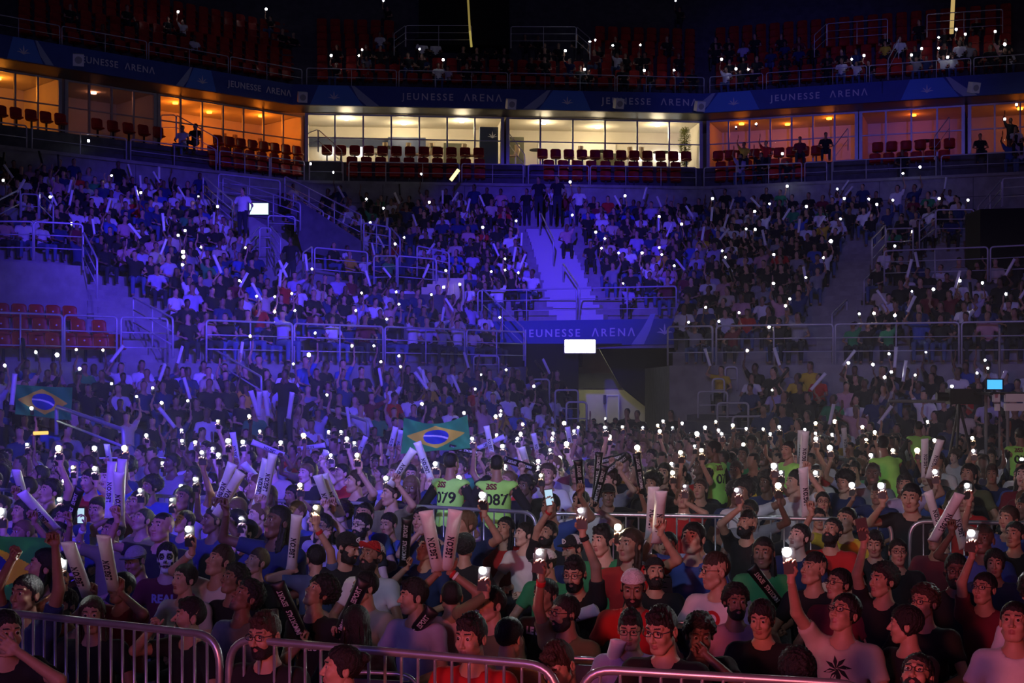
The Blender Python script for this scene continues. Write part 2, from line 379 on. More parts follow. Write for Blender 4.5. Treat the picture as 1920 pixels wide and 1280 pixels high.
# ---- skeleton ----
def ik(S, T, out, a=.285, b=.255, hint=None):
    S, T = Vector(S), Vector(T); d = T-S; L = min(max(d.length, .12), (a+b)*.985); d.normalize(); T = S+d*L
    x = (a*a-b*b+L*L)/(2*L); h = math.sqrt(max(a*a-x*x, 0)); hint = Vector(hint) if hint else Vector((out*.75, .15, -.65))
    n = (hint-d*hint.dot(d)); n.normalize(); return S+d*x+n*h, T
class Pose:
    def __init__(s, stand=False, hyaw=0, hpitch=0, hroll=0, R=None, L=None, rh='fist', lh='fist', lean=0, fat=1.0, rhint=None, lhint=None, Rdir=None, Ldir=None, Rrot=0, Lrot=0, twist=0):
        s.stand = stand; H = .92 if stand else .53; s.H = H; s.fat = fat; ln = math.sin(lean)
        def t(x, y, z): return (x, y-ln*(z-H), z)
        s.hip = (0, 0, H); s.chest = t(0, 0, H+.34); s.neck = t(0, .022, H+.50)
        hm = Matrix.Translation(t(0, -.004, H+.70)) @ Matrix.Rotation(math.radians(hyaw), 4, 'Z') @ Matrix.Rotation(math.radians(-hpitch), 4, 'X') @ Matrix.Rotation(math.radians(hroll), 4, 'Y')
        # turn about the base of the skull
        piv = Vector(t(0, .02, H+.585)); off = Vector((0, -.026, .10))
        R3 = Matrix.Rotation(math.radians(hyaw), 3, 'Z') @ Matrix.Rotation(math.radians(-hpitch), 3, 'X') @ Matrix.Rotation(math.radians(hroll), 3, 'Y')
        s.HM = Matrix.Translation(piv+R3 @ off) @ R3.to_4x4(); s.piv = piv
        s.sh = {1: t(.178*fat**.5, .012, H+.445), -1: t(-.178*fat**.5, .012, H+.445)}
        s.el, s.wr, s.hs, s.hd, s.hr = {}, {}, {1: lh, -1: rh}, {}, {1: Lrot, -1: Rrot}
        for sg, T, hint, hd in ((1, L, lhint, Ldir), (-1, R, rhint, Rdir)):
            up = T is not None and T[2] > s.sh[sg][2]+.1
            if T is None: T = t(sg*.16, -.30, H+.14) if not stand else t(sg*.26, -.05, H-.02)
            S = Vector(s.sh[sg])
            if up: S = S+Vector((-sg*.018, 0, .035)); s.sh[sg] = tuple(S)
            e, w_ = ik(S, T, sg, hint=hint); s.el[sg] = e; s.wr[sg] = w_
            s.hd[sg] = Vector(hd).normalized() if hd is not None else (w_-e).normalized()
        if stand: s.kn = {g: (g*.10, -.02, .50) for g in (1, -1)}; s.an = {g: (g*.11, .03, .08) for g in (1, -1)}
        else: s.kn = {g: (g*.15, -.44, H-.02) for g in (1, -1)}; s.an = {g: (g*.15, -.42, .08) for g in (1, -1)}
    def lo_hi(s, pad=.12):
        pts = [s.hip, s.piv+Vector((0, 0, .22))]+list(s.sh.values())+list(s.el.values())+list(s.wr.values())+list(s.kn.values())+[(g*.15, s.an[g][1]-.12, 0) for g in (1, -1)]+[(.2, .14, s.H), (-.2, .14, s.H)]
        a = np.array([tuple(p) for p in pts]); return a.min(0)-pad, a.max(0)+pad
    def torso(s, P, o=0):
        H = s.H; f = s.fat; cx, cy, cz = s.chest
        d = [ell(P, (cx, cy+.005, cz-.01), (.150*f+o, .108*f+o, .20+o)), cap(P, s.sh[-1], s.sh[1], .052+o), ell(P, (0, 0-.25*0+(cy*.5), H+.15), (.140*f+o, .108*f+o, .17+o)), ell(P, (0, .01, H+.02), (.155*f+o, .115*f+o, .12+o))]
        c = smins(d, .07)
        if o: X, Y, Z = P; c = c+f32(.0035)*np.sin(Z*55+9*np.abs(X)+3*np.sin(X*21))*np.sin(X*18+Z*13+1)*(o/.012)
        return c
    def handm(s, sg):
        w_ = s.wr[sg]; z = s.hd[sg]; y = Vector((0, 1, 0)); 
        if abs(z.y) > .9: y = Vector((0, 0, -1))
        x = y.cross(z).normalized(); y = z.cross(x)
        M = Matrix((x, y, z)).transposed().to_4x4(); M = Matrix.Translation(w_) @ M @ Matrix.Rotation(math.radians(s.hr[sg]), 4, 'Z') @ Matrix.Translation((0, 0, .012))
        if sg == 1: M = M @ Matrix.Diagonal((-1, 1, 1, 1))
        return M
    def grip(s, sg):
        """middle of what the hand holds"""
        return s.handm(sg) @ Vector((0, -.034, .085))
    def body(s, P, legs=True, head=False):
        c = s.torso(P); c = smin(c, cap(P, s.neck, s.piv+Vector((0, -.004, .03)), .060, .054), .05)
        for g in (1, -1):
            c = smin(c, smin(cap(P, s.sh[g], s.el[g], .050, .038), cap(P, s.el[g], s.wr[g], .038, .026), .015), .035)
            if legs:
                c = smin(c, smin(cap(P, (g*.085, 0, s.H), s.kn[g], .085, .055), cap(P, s.kn[g], s.an[g], .054, .036), .02), .03)
                c = smin(c, cap(P, s.an[g], (s.an[g][0], s.an[g][1]-.14, .045), .04, .035), .03)
        return c
    def shirt(s, P, sleeve=.62, tank=False, long=False):
        c = s.torso(P, .012)
        for g in (1, -1):
            S = Vector(s.sh[g]); E = s.el[g]; 
            if long: c = smin(c, smin(cap(P, S, E, .062, .050), cap(P, E, E.lerp(s.wr[g], .93), .050, .036), .02), .04)
            elif not tank: c = smin(c, cap(P, S, S.lerp(E, sleeve), .063, .058), .045)
        c = smax(c, -cap(P, (s.neck[0], s.neck[1]-.03, s.neck[2]+.012), s.piv+Vector((0, -.02, .10)), .068, .10), .012)
        if not long and not tank:
            for g in (1, -1):
                S = Vector(s.sh[g]); E = s.el[g]; u = (E-S).normalized(); q = S+u*(E-S).length*sleeve
                X, Y, Z = P; pl = (X-f32(q.x))*f32(u.x)+(Y-f32(q.y))*f32(u.y)+(Z-f32(q.z))*f32(u.z)
                near = cap(P, q-u*.02, q+u*.30, .085); c = np.maximum(c, -np.maximum(-pl, near))
        return np.maximum(c, -(P[2]-f32(s.H-.07)))
    def pants(s, P):
        c = ell(P, (0, .008, s.H+.01), (.168*s.fat, .128*s.fat, .13))
        for g in (1, -1): c = smin(c, smin(cap(P, (g*.085, 0, s.H), s.kn[g], .098, .070), cap(P, s.kn[g], (s.an[g][0], s.an[g][1], s.an[g][2]+.03), .070, .055), .02), .03)
        return np.maximum(c, P[2]-f32(s.H+.10))
    def shoes(s, P):
        c = None
        for g in (1, -1):
            d = smin(cap(P, (s.an[g][0], s.an[g][1]+.03, .055), (s.an[g][0], s.an[g][1]-.15, .045), .052, .045), cap(P, s.an[g], (s.an[g][0], s.an[g][1], .12), .05), .03)
            c = d if c is None else np.minimum(c, d)
        return np.maximum(c, -P[2]+f32(.004))
def fine_body(pose, hb=.017, hh=.0045, hk=0, hand=.005):
    """one body mesh: trunk, limbs, head and both hands"""
    lo, hi = pose.lo_hi(); V, Q = surf(pose.body, lo, hi, hb); ps = [(V, Q, 0)]
    hv, hq, hm = head_mesh(hk, hh); ps.append((xf(hv, pose.HM), hq, hm))
    for g in (1, -1):
        v, q = hand_mesh(pose.hs[g], hand); M = pose.handm(g); v = xf(v, M); ps.append((v, q[:, ::-1] if g == 1 else q, 0))
    return joinm(ps)
SKINS = [mat('skin %s' % n, c, .55, var=.12, vscale=14) for n, c in (('light', (.60, .36, .26)), ('tan', (.48, .27, .18)), ('brown', (.30, .155, .10)), ('dark brown', (.15, .075, .05)), ('pale', (.70, .47, .38)))]
LIPM = mat('lips', (.38, .14, .12), .5); EYEM = mat('eye white', (.75, .74, .72), .3); IRISM = mat('iris', (.03, .015, .01), .2)
HAIRM = {'black': mat('black hair', (.009, .007, .007), .5, bump=.6, bscale=220), 'brown': mat('brown hair', (.035, .018, .010), .5, bump=.6, bscale=220), 'fair': mat('fair hair', (.14, .08, .035), .5, bump=.6, bscale=220), 'grey': mat('grey hair', (.22, .21, .20), .6, bump=.6, bscale=220), 'white': mat('cream painted face', (.75, .72, .66), .6)}
CLOTH = {n: mat('%s cloth' % n, c, .9, bump=.25, bscale=9, var=.15, vscale=5) for n, c in (('black', (.012, .012, .014)), ('white', (.72, .70, .72)), ('grey', (.26, .26, .28)), ('dark blue', (.018, .03, .12)), ('blue', (.05, .09, .38)), ('red', (.50, .018, .02)), ('maroon', (.16, .012, .03)), ('pink', (.55, .30, .34)), ('lavender', (.42, .36, .58)), ('beige', (.55, .47, .38)), ('yellow', (.62, .45, .04)), ('green', (.04, .28, .10)), ('olive', (.16, .15, .07)), ('denim', (.08, .12, .25)), ('orange', (.55, .20, .05)), ('hi-vis', (.42, .95, .16)), ('dark trouser', (.02, .022, .035)))}
def slots(o, ms):
    for i, m in enumerate(ms):
        if i < len(o.material_slots): o.material_slots[i].link = 'OBJECT'; o.material_slots[i].material = m
def face_mats(skin, hair): return [SKINS[skin], LIPM, EYEM, IRISM, HAIRM[hair]]
CAPP = {}
def add_cap(root, HM, col, back=None, backwards=False, logo=False, up=0):
    if 'shell' not in CAPP:
        V, Q = surf(cap_fn, (-.10, -.12, .03), (.10, .13, .14), .005); CAPP['shell'] = (V, Q); CAPP['brim'] = brim()
    V, Q = CAPP['shell']; C = V[Q].mean(1); mi = (C[:, 1] > .0).astype(np.int32)
    me = mesh_np('cap', V, Q, [CLOTH[col], CLOTH[back or col]], mi)
    M = HM @ (Matrix.Rotation(math.pi, 4, 'Z') @ Matrix.Translation((0, -.022, 0)) if backwards else Matrix.Identity(4)) @ Matrix.Rotation(math.radians(-6 if not backwards else 6), 4, 'X')
    o = link('cap', me, root, M)
    V, Q = brim(up=up); link('brim', mesh_np('brim', V, Q, CLOTH[col], smooth=True), o)
    if logo:
        m = MB(); m.tube([(0.0+.022*math.cos(a), -.100+.012*abs(math.cos(a))**2, .082+.020*math.sin(a)) for a in [2*math.pi*i/14 for i in range(14)]], .005, 6, closed=True)
        m.box((-.006, -.106, .072), (.006, -.095, .094)); m.build('badge', WHITE, o)
    return o
def band(root, pose, sg, col, t=.90, w=.02):
    E, W = pose.el[sg], pose.wr[sg]; u = (W-E).normalized(); c = E.lerp(W, t); m = MB()
    k = max(4, int(w/.006)); pts = [c+u*(w*(i/k-.5)) for i in range(k+1)]; m.tube(pts, .034, 10); m.build('wristband', CLOTH.get(col, BLACK), root, smooth=True)
def person(loc, rz, pose, label, group=None, skin=1, hair='short', hc='black', shirt='black', trousers='dark trouser', glasses=False, beard=0, capc=None, bands=(), sleeve=.62, long=False, tank=False, hk=0, sc=1.0, res=1.0, print_=None, hair_h=.0055, face=None, paint=False):
    V, Q, mi = fine_body(pose, .017*res, .0045*res, hk, .0052*res)
    fm = face_mats(skin, hc if hc != 'white' else 'black'); 
    if face: fm[0] = face
    if paint:
        a = np.array(pose.HM.inverted(), f32); C = V[Q].mean(1) @ a[:3, :3].T+a[:3, 3]; ax = np.abs(C[:, 0]); f_ = C[:, 1] < -.045
        e_ = (((ax-.032)/.023)**2+((C[:, 2]-.014)/.025)**2 < 1) & f_ & (mi == SKIN); n_ = (((ax-.007)/.006)**2+((C[:, 2]+.026)/.014)**2 < 1) & f_; m_ = (np.abs(C[:, 2]+.062) < .0045) & (ax < .05) & f_; m2 = (np.abs(C[:, 2]+.062) < .013) & (np.abs((ax*100) % 1.0-.5) < .14) & (ax < .048) & f_; jw = (C[:, 2] < -.03) & (ax > .042) & (ax < .062) & f_ & (C[:, 2] > -.10)
        fm.append(mat('black face paint', (.012, .012, .014), .6)); mi = mi.copy(); mi[(e_ | n_ | m_ | m2 | jw) & (mi != EYEW) & (mi != IRIS)] = 5; low = (C[:, 2] < -.125) & (mi == 0); fm.append(SKINS[skin]); mi[low | (np.linalg.norm(C, axis=1) > .17)] = 6
    o = link('person', mesh_np('person', V, Q, fm, mi)); o.location = loc; o.rotation_euler = (0, 0, rz); o.scale = (sc,)*3
    tag(o, label, 'person', group)
    lo, hi = pose.lo_hi(.14)
    V, Q = surf(lambda P: pose.shirt(P, sleeve, tank, long), (lo[0], lo[1], pose.H-.1), (hi[0], hi[1], min(hi[2], pose.H+.95)), .017*res)
    so = link('shirt', mesh_np('shirt', V, Q, CLOTH[shirt]), o)
    if trousers:
        V, Q = surf(pose.pants, (lo[0], lo[1], .08), (hi[0], hi[1], pose.H+.13), .026); link('trousers', mesh_np('trousers', V, Q, CLOTH[trousers]), o)
        V, Q = surf(pose.shoes, (lo[0], lo[1], -.01), (hi[0], hi[1], .2), .016); link('shoes', mesh_np('shoes', V, Q, BLACK), o)
    if hair:
        V, Q = hair_data(hair, hair_h*res)
        if capc:
            keep = (V[Q].mean(1)[:, 2] < .062); Q = Q[keep]
        k = ('h', hair, hair_h*res, hc, bool(capc))
        if k not in HAIRS: HAIRS[k] = mesh_np('hair', V, Q, HAIRM[hc])
        link('hair', HAIRS[k], o, pose.HM)
    if capc: add_cap(o, pose.HM, **capc)
    if beard:
        k = ('b', beard)
        if k not in HAIRS: HAIRS[k] = mesh_np('beard', *beard_data(beard == 2), HAIRM['black'])
        link('beard', HAIRS[k], o, pose.HM)
    if glasses: glasses_mb().build('glasses', BLACK, o, smooth=True, mw=pose.HM)
    for b in bands: band(o, pose, *b)
    if print_: shirt_print(o, so, pose, *print_)
    return o
from mathutils.bvhtree import BVHTree
def shirt_print(root, so, pose, kind, arg, col, size, dx=0, dz=0, back=False):
    me0 = so.data; bv = BVHTree.FromPolygons([v.co[:] for v in me0.vertices], [p.vertices[:] for p in me0.polygons])
    if kind == 'text': me = text_mesh(arg, size, MATS.get(col) or CLOTH[col], 'print', 0, 1.0, .004)
    else: m = arg(); me = bpy.data.meshes.new('print'); me.from_pydata(m.v, [], m.f); me.materials.append(MATS.get(col) or CLOTH[col])
    s = 1 if back else -1; cz = pose.chest[2]+.03+dz
    for v in me.vertices:
        x, z = v.co.x+dx, v.co.y+cz; x_ = -x if back else x
        h = bv.ray_cast(Vector((x_, s*1.0, z)), Vector((0, -s, 0)))
        y = h[0].y if h[0] is not None else pose.chest[1]+s*.12
        v.co = (x_, y+s*.004, z)
    link('print', me, root)
# ---- held things ----
def hold_matrix(root, pose, sg):
    return (Matrix.Translation(root.location) @ Matrix.Rotation(root.rotation_euler[2], 4, 'Z') @ Matrix.Scale(root.scale[0], 4)) @ pose.handm(sg) @ (Matrix.Diagonal((-1, 1, 1, 1)) if sg == 1 else Matrix.Identity(4))
STK = {}
def stick_mesh(kind, n=20):
    """inflated cheering stick: 0.62 m long, blunt tip, flattened welded ends, base at z=-.10"""
    k = (kind, n)
    if k not in STK:
        m = MB(); L = .62; z0 = -.10; prof = [(0, .004, .045), (.012, .012, .044), (.05, .034, .040), (.12, .039, .039), (.50, .042, .042), (.575, .038, .043), (.607, .018, .045), (.62, .004, .045)]
        if n < 12: prof = prof[1:7:1]
        rings = []
        for t, a, b in prof: rings.append([(b*math.cos(2*math.pi*j/n), a*math.sin(2*math.pi*j/n), z0+t) for j in range(n)])
        vs = [v for r in rings for v in r]; fs = [(i*n+j, i*n+(j+1) % n, (i+1)*n+(j+1) % n, (i+1)*n+j) for i in range(len(rings)-1) for j in range(n)]
        fs += [tuple(range(n))[::-1], tuple((len(rings)-1)*n+j for j in range(n))]; m.add(vs, fs)
        me = bpy.data.meshes.new('cheering_stick'); me.from_pydata(m.v, [], m.f); me.materials.append(WHITE if kind == 'w' else BLACK)
        me.polygons.foreach_set('use_smooth', [True]*len(me.polygons)); STK[k] = me
    return STK[k]
def wrap_text(me, r, z0):
    """text laid along the stick and bent round its side facing -Y"""
    for v in me.vertices:
        s, t = v.co.y, v.co.x; a = s/r; v.co = (-r*math.sin(a)*1.01, -r*math.cos(a)*1.01-.001, z0+t)
    return me
def stick_text(kind):
    k = ('t', kind)
    if k not in STK:
        if kind == 'w': me = wrap_text(text_mesh('LEGION', .055, mat('dark print', (.03, .03, .05), .5), 'lettering', 0, 1.15, .003), .0425, .19)
        else:
            me = None
            a = wrap_text(text_mesh('ESPORT', .046, mat('pale print', (.7, .68, .72), .5), 'lettering', 0, 1.0, .0015), .0425, .40)
            b = wrap_text(text_mesh('IMMORTALS', .046, mat('pale print', (.7, .68, .72), .5), 'lettering', 0, 1.0, .0015), .0425, .155)
            import bmesh
            bm = bmesh.new(); bm.from_mesh(a); bm.from_mesh(b); me = bpy.data.meshes.new('lettering'); bm.to_mesh(me); bm.free(); me.materials.append(mat('pale print', (.7, .68, .72), .5))
        STK[k] = me
    return STK[k]
def stick(M, kind, label, group=None, letter=True, n=20):
    o = link('cheering_stick', stick_mesh(kind, n)); o.matrix_basis = M @ Matrix.Diagonal((1, 1, .86, 1)); tag(o, label, 'cheering stick', group)
    if letter: link('lettering', stick_text(kind), o)
    return o
PH = {}
def phone(M, label, r, warm=0, group=None, screen=False, lod=0):
    """M: phone centre, long side along Z, back with the lamp towards -Y; r = size of the lamp's lit spot"""
    if 'b' not in PH:
        m = MB(); m.box((-.036, -.004, -.073), (.036, .004, .073)); m.box((-.030, -.0062, .035), (-.006, -.004, .066)); me = bpy.data.meshes.new('phone'); me.from_pydata(m.v, [], m.f); me.materials.append(BLACK); PH['b'] = me
        m = MB(); m.box((-.033, .004, -.066), (.033, .0048, .066)); me = bpy.data.meshes.new('screen'); me.from_pydata(m.v, [], m.f); me.materials.append(emis('phone screen', (.55, .8, 1), .9)); PH['s'] = me
    o = link('phone', PH['b']); o.matrix_basis = M; tag(o, label, 'phone', group)
    if r > 0:
        r *= .86; key = ('l', round(r, 3), warm)
        if key not in PH:
            m = MB(); n = 10; vs = [(0, -r*.55, 0)]
            for k, (rr, y) in enumerate(((.55, -.46), (.88, -.26), (1, 0))): vs += [(r*rr*math.cos(2*math.pi*j/n), r*y, r*rr*math.sin(2*math.pi*j/n)) for j in range(n)]
            fs = [(0, 1+(j+1) % n, 1+j) for j in range(n)]
            for k in range(2): fs += [(1+k*n+j, 1+k*n+(j+1) % n, 1+(k+1)*n+(j+1) % n, 1+(k+1)*n+j) for j in range(n)]
            fs.append(tuple(1+2*n+j for j in range(n))[::-1]); me = bpy.data.meshes.new('torch_lamp'); me.from_pydata(vs, [], fs)
            k_ = int(round(LAMP*(.020/max(r, .010))**2)); me.materials.append([emis('white torch %d' % k_, (.92, .95, 1), k_), emis('warm torch %d' % k_, (1, .82, .55), k_)][warm]); PH[key] = me
        link('torch_lamp', PH[key], o, Matrix.Translation((-.010, -.006, .050)))
    if screen: link('screen', PH['s'], o)
    return o
LAMP = 330.0
# ============ the arena: plan lines, heights ============
V2 = lambda x, y: np.array((x, y), float)
U = [V2(-30, 37.8), V2(-8.37, 58), V2(8.07, 59.8), V2(32, 51.4)]       # wall under the suites, plan
Lw = [V2(-20, 21.8), V2(.4, 42.2), V2(4.24, 38.3), V2(24, 30.7)]       # front of the lower stand, plan
def nrm(a, b): d = (b-a)/np.linalg.norm(b-a); return V2(-d[1], d[0])     # away from the camera
def off(pts, o):
    out = []
    for i, p in enumerate(pts):
        if i == 0: out.append(p+nrm(pts[0], pts[1])*o)
        elif i == len(pts)-1: out.append(p+nrm(pts[-2], pts[-1])*o)
        else:
            n1, n2 = nrm(pts[i-1], p), nrm(p, pts[i+1]); b = n1+n2; out.append(p+b*(o*2/np.dot(b, b)))
    return out
NR = 16; Z0, Z1 = 2.9, 8.96; DZ = (Z1-Z0)/NR
def row(k): t = k/NR; return [a*(1-t)+b*t for a, b in zip(Lw, U)]
def rz_(k): return Z0+DZ*k
def v3(p, z): return (float(p[0]), float(p[1]), float(z))
def lerp(a, b, t): return a*(1-t)+b*t
def strip(m, A, B, z0, z1=None, mi=0):
    for i in range(len(A)-1): m.quad(v3(A[i], z0), v3(A[i+1], z0), v3(B[i+1], z1 if z1 is not None else z0), v3(B[i], z1 if z1 is not None else z0), mi)
def riser(m, A, z0, z1, mi=0):
    for i in range(len(A)-1): m.quad(v3(A[i], z0), v3(A[i+1], z0), v3(A[i+1], z1), v3(A[i], z1), mi)
def struct(m, name, mats, smooth=False): return tag(m.build(name, mats, smooth=smooth), kind='structure')
FLOORM = mat('dark arena floor', (.035, .035, .04), .7, var=.3, vscale=1)
m = MB(); m.quad((-40, -6, 0), (40, -6, 0), (40, 62, 0), (-40, 62, 0)); struct(m, 'floor', FLOORM)
seg_names = ['left', 'centre', 'right']
for s in range(3):
    m = MB()
    for k in range(0 if s != 1 else 4, NR+1):
        A = row(k)[s:s+2]; B = (row(k+1) if k < NR else [p+nrm(U[s], U[s+1])*.9 for p in U[s:s+2]])[s:s+2] if k < NR else off(U, .9)[s:s+2]
        z = rz_(k)
        strip(m, A, B, z); riser(m, A, (z-DZ) if (k > 0 and not (s == 1 and k == 4)) else z-.9 if s == 1 else 1.3, z)
    struct(m, 'floor_stand_'+seg_names[s], CONC)
# lower stand, five shallow tiers in front of the walkway wall
LT = {}
for s, (a, b) in ((0, (V2(-20, 21.8), V2(.4, 42.2))), (2, (V2(4.9, 38.05), V2(24, 30.7)))):
    m = MB(); n = nrm(a, b)
    for k in range(6):
        o = -.9*(6-k); A = [a+n*o, b+n*o]; B = [a+n*(o+.9), b+n*(o+.9)]; z = .3*(k+1)-.05 if k < 5 else 1.6
        LT[(s, k)] = (A[0], A[1], z)
        strip(m, A, B, z); riser(m, A, z-.3, z)
    e = b if s == 0 else a
    m.quad(v3(e+n*-5.4, 0), v3(e, 0), v3(e, 1.6), v3(e+n*-5.4, .25))
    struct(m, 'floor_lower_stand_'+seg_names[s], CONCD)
# wall under the suites with a coping
m = MB(); A = off(U, .9); riser(m, A, Z1, 10.75); B = off(U, .75); C = off(U, 1.1)
strip(m, B, C, 10.82); riser(m, B, 10.70, 10.82)
for s in range(3):
    L = np.linalg.norm(A[s+1]-A[s]); n = int(L/3.4); nn = nrm(A[s], A[s+1])
    for i in range(1, n):
        p = lerp(A[s], A[s+1], i/n)-nn*.012; q = (A[s+1]-A[s])/L*.012
        m.quad(v3(p-q, Z1), v3(p+q, Z1), v3(p+q, 10.70), v3(p-q, 10.70), 1)
    p, q = A[s]-nn*.012, A[s+1]-nn*.012; m.quad(v3(p, Z1+.95), v3(q, Z1+.95), v3(q, Z1+.975), v3(p, Z1+.975), 1)
struct(m, 'wall_under_suites', [CONC, CONCD])
# suite terrace: two seat tiers, glass front, floor, back wall, ceiling
T0, T1, T2 = off(U, 1.1), off(U, 1.95), off(U, 2.75); G = off(U, 3.9); BW = off(U, 7.15)
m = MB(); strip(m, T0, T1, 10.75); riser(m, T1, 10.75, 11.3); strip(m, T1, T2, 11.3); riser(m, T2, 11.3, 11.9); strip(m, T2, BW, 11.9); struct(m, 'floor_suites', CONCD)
SUITEW = mat('suite plaster', (.72, .66, .55), .8, var=.05, vscale=2)
m = MB(); riser(m, BW, 11.9, 14.35); struct(m, 'wall_back_of_suites', SUITEW)
m = MB(); strip(m, G, BW, 14.2); struct(m, 'ceiling_suites', SUITEW)
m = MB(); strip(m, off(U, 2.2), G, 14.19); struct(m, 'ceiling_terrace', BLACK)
# fascia band, printed with the arena's name; upper stand above
BF = off(U, 2.1); BT, BB = 15.05, 14.2
NAVY = mat('navy banner', (.035, .07, .30), .6, var=.1, vscale=3); BLUEP = mat('blue banner panel', (.07, .20, .62), .6); PALEB = mat('pale banner stripe', (.30, .36, .52), .6); LETT = mat('grey lettering', (.62, .62, .68), .6)
m = MB(); riser(m, BF, BB, BT); strip(m, BF, off(U, 2.5), BB); strip(m, BF, off(U, 2.6), BT)
struct(m, 'trim_1', NAVY)
UP = off(U, 2.6)
m = MB(); NU = 15
for k in range(NU):
    A, B = off(U, 2.6+.78*k), off(U, 2.6+.78*(k+1)); z = 15.05+.52*k; strip(m, A, B, z); riser(m, A, z-.52, z)
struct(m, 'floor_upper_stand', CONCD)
m = MB(); riser(m, off(U, 15), 15, 40); struct(m, 'wall_back', mat('black wall', (.01, .01, .012), .95))
def on_seg(line, s, t): return lerp(line[s], line[s+1], t)
def seg_t(line, s, px):
    """parameter along a plan segment where it crosses picture column px"""
    a, b = line[s], line[s+1]; k = (px-CXP)/F; den = (b[0]-a[0])-k*(b[1]-a[1]); return (k*a[1]-a[0])/den
def lotus(m, M, s, mi=0):
    for a, L, w_ in ((0, 1, .14), (.62, .8, .12), (-.62, .8, .12), (1.15, .75, .10), (-1.15, .75, .10)):
        pts = []
        for i in range(9):
            t = i/8; r = L*t; x = math.sin(a*(.6+.5*t))*r; y = math.cos(a*(.6+.5*t))*r; pts.append((x, y))
        for i in range(8):
            (x0, y0), (x1, y1) = pts[i], pts[i+1]; h0 = w_*math.sin(math.pi*(i/8))*.5+.01; h1 = w_*math.sin(math.pi*((i+1)/8))*.5+.01; dx, dy = y1-y0, -(x1-x0); l = math.hypot(dx, dy)+1e-6; dx /= l; dy /= l
            m.quad(*[M @ Vector((p[0]*s, p[1]*s, 0)) for p in ((x0-dx*h0, y0-dy*h0), (x0+dx*h0, y0+dy*h0), (x1+dx*h1, y1+dy*h1), (x1-dx*h1, y1-dy*h1))], mi)
def face_m(line, s, px, z, out=.02):
    t = seg_t(line, s, px); p = on_seg(line, s, t); d = line[s+1]-line[s]; d = d/np.linalg.norm(d); n = nrm(line[s], line[s+1])
    p = p-n*out; return Matrix(((d[0], 0, -n[0], p[0]), (d[1], 0, -n[1], p[1]), (0, 1, 0, z), (0, 0, 0, 1))), t
def arena_text(line, s, px, z, size, where, sp_=1.35):
    M, _ = face_m(line, s, px, z, .03); me = text_mesh('JEUNESSE  \u039bR\u0395N\u039b', size, LETT, 'arena_lettering', .01, sp_, .004)
    o = link('arena_lettering', me, None, M); tag(o, where, 'sign', 'arena name letterings')
zc = (BT+BB)/2
arena_text(BF, 0, 219, zc, .35, 'pale JEUNESSE ARENA lettering on the band above the leftmost dark suite', 1.15)
arena_text(BF, 0, 487, zc, .35, 'pale JEUNESSE ARENA lettering above the orange suite with two seated people', 1.1)
arena_text(BF, 1, 848, zc, .405, 'pale JEUNESSE ARENA lettering above the cream-lit centre suite, left one of two')
arena_text(BF, 1, 1218, zc, .40, 'pale JEUNESSE ARENA lettering above the cream-lit suite beside the potted plant')
arena_text(BF, 2, 1535, zc, .385, 'pale JEUNESSE ARENA lettering above the orange suite right of the plant')
def banner_panel(line, s, px, wpx, z0, z1, side, lab, lot=True):
    M, _ = face_m(line, s, px, z0, .012); sc_ = F/on_seg(line, s, seg_t(line, s, px))[1]; W_ = wpx/sc_; H_ = z1-z0; m = MB(); f = side
    m.add([M @ Vector(p) for p in ((-f*W_*.62, 0, 0), (f*W_*.55, 0, 0), (f*W_*.36, H_, 0), (-f*W_*.30, H_, 0))], [(0, 1, 2, 3)], 0)
    M2 = M @ Matrix.Translation((0, 0, .006)); sw = [(-f*W_*.98, 0), (-f*W_*.70, 0), (-f*W_*.52, H_*.35), (-f*W_*.36, H_), (-f*W_*.44, H_*.98), (-f*W_*.70, H_*.5)]
    m.add([M2 @ Vector((x, y, 0)) for x, y in sw], [tuple(range(6))], 1)
    if lot: lotus(m, M @ Matrix.Translation((f*W_*.02, H_*.28, .012)), H_*.42, 2)
    o = m.build('printed_banner', [BLUEP, PALEB, LETT]); tag(o, lab, 'banner', 'printed banner panels')
banner_panel(BF, 0, 45, 60, BB+.01, BT-.01, -1, 'blue printed panel with a lotus at the far left of the name band')
banner_panel(BF, 0, 378, 56, BB+.01, BT-.01, 1, 'blue printed panel with a lotus between the two left letterings')
banner_panel(BF, 1, 628, 84, BB+.01, BT-.01, -1, 'blue lotus panel on the band over the left end of the cream suite')
banner_panel(BF, 1, 1062, 84, BB+.01, BT-.01, 1, 'blue lotus panel on the band over the suite stair between the cream rooms')
banner_panel(BF, 2, 1374, 90, BB+.01, BT-.01, 1, 'blue lotus panel on the band at the corner right of the plant')
banner_panel(BF, 2, 1740, 90, BB+.01, BT-.01, -1, 'faint lotus panel on the band above the far right orange suite')
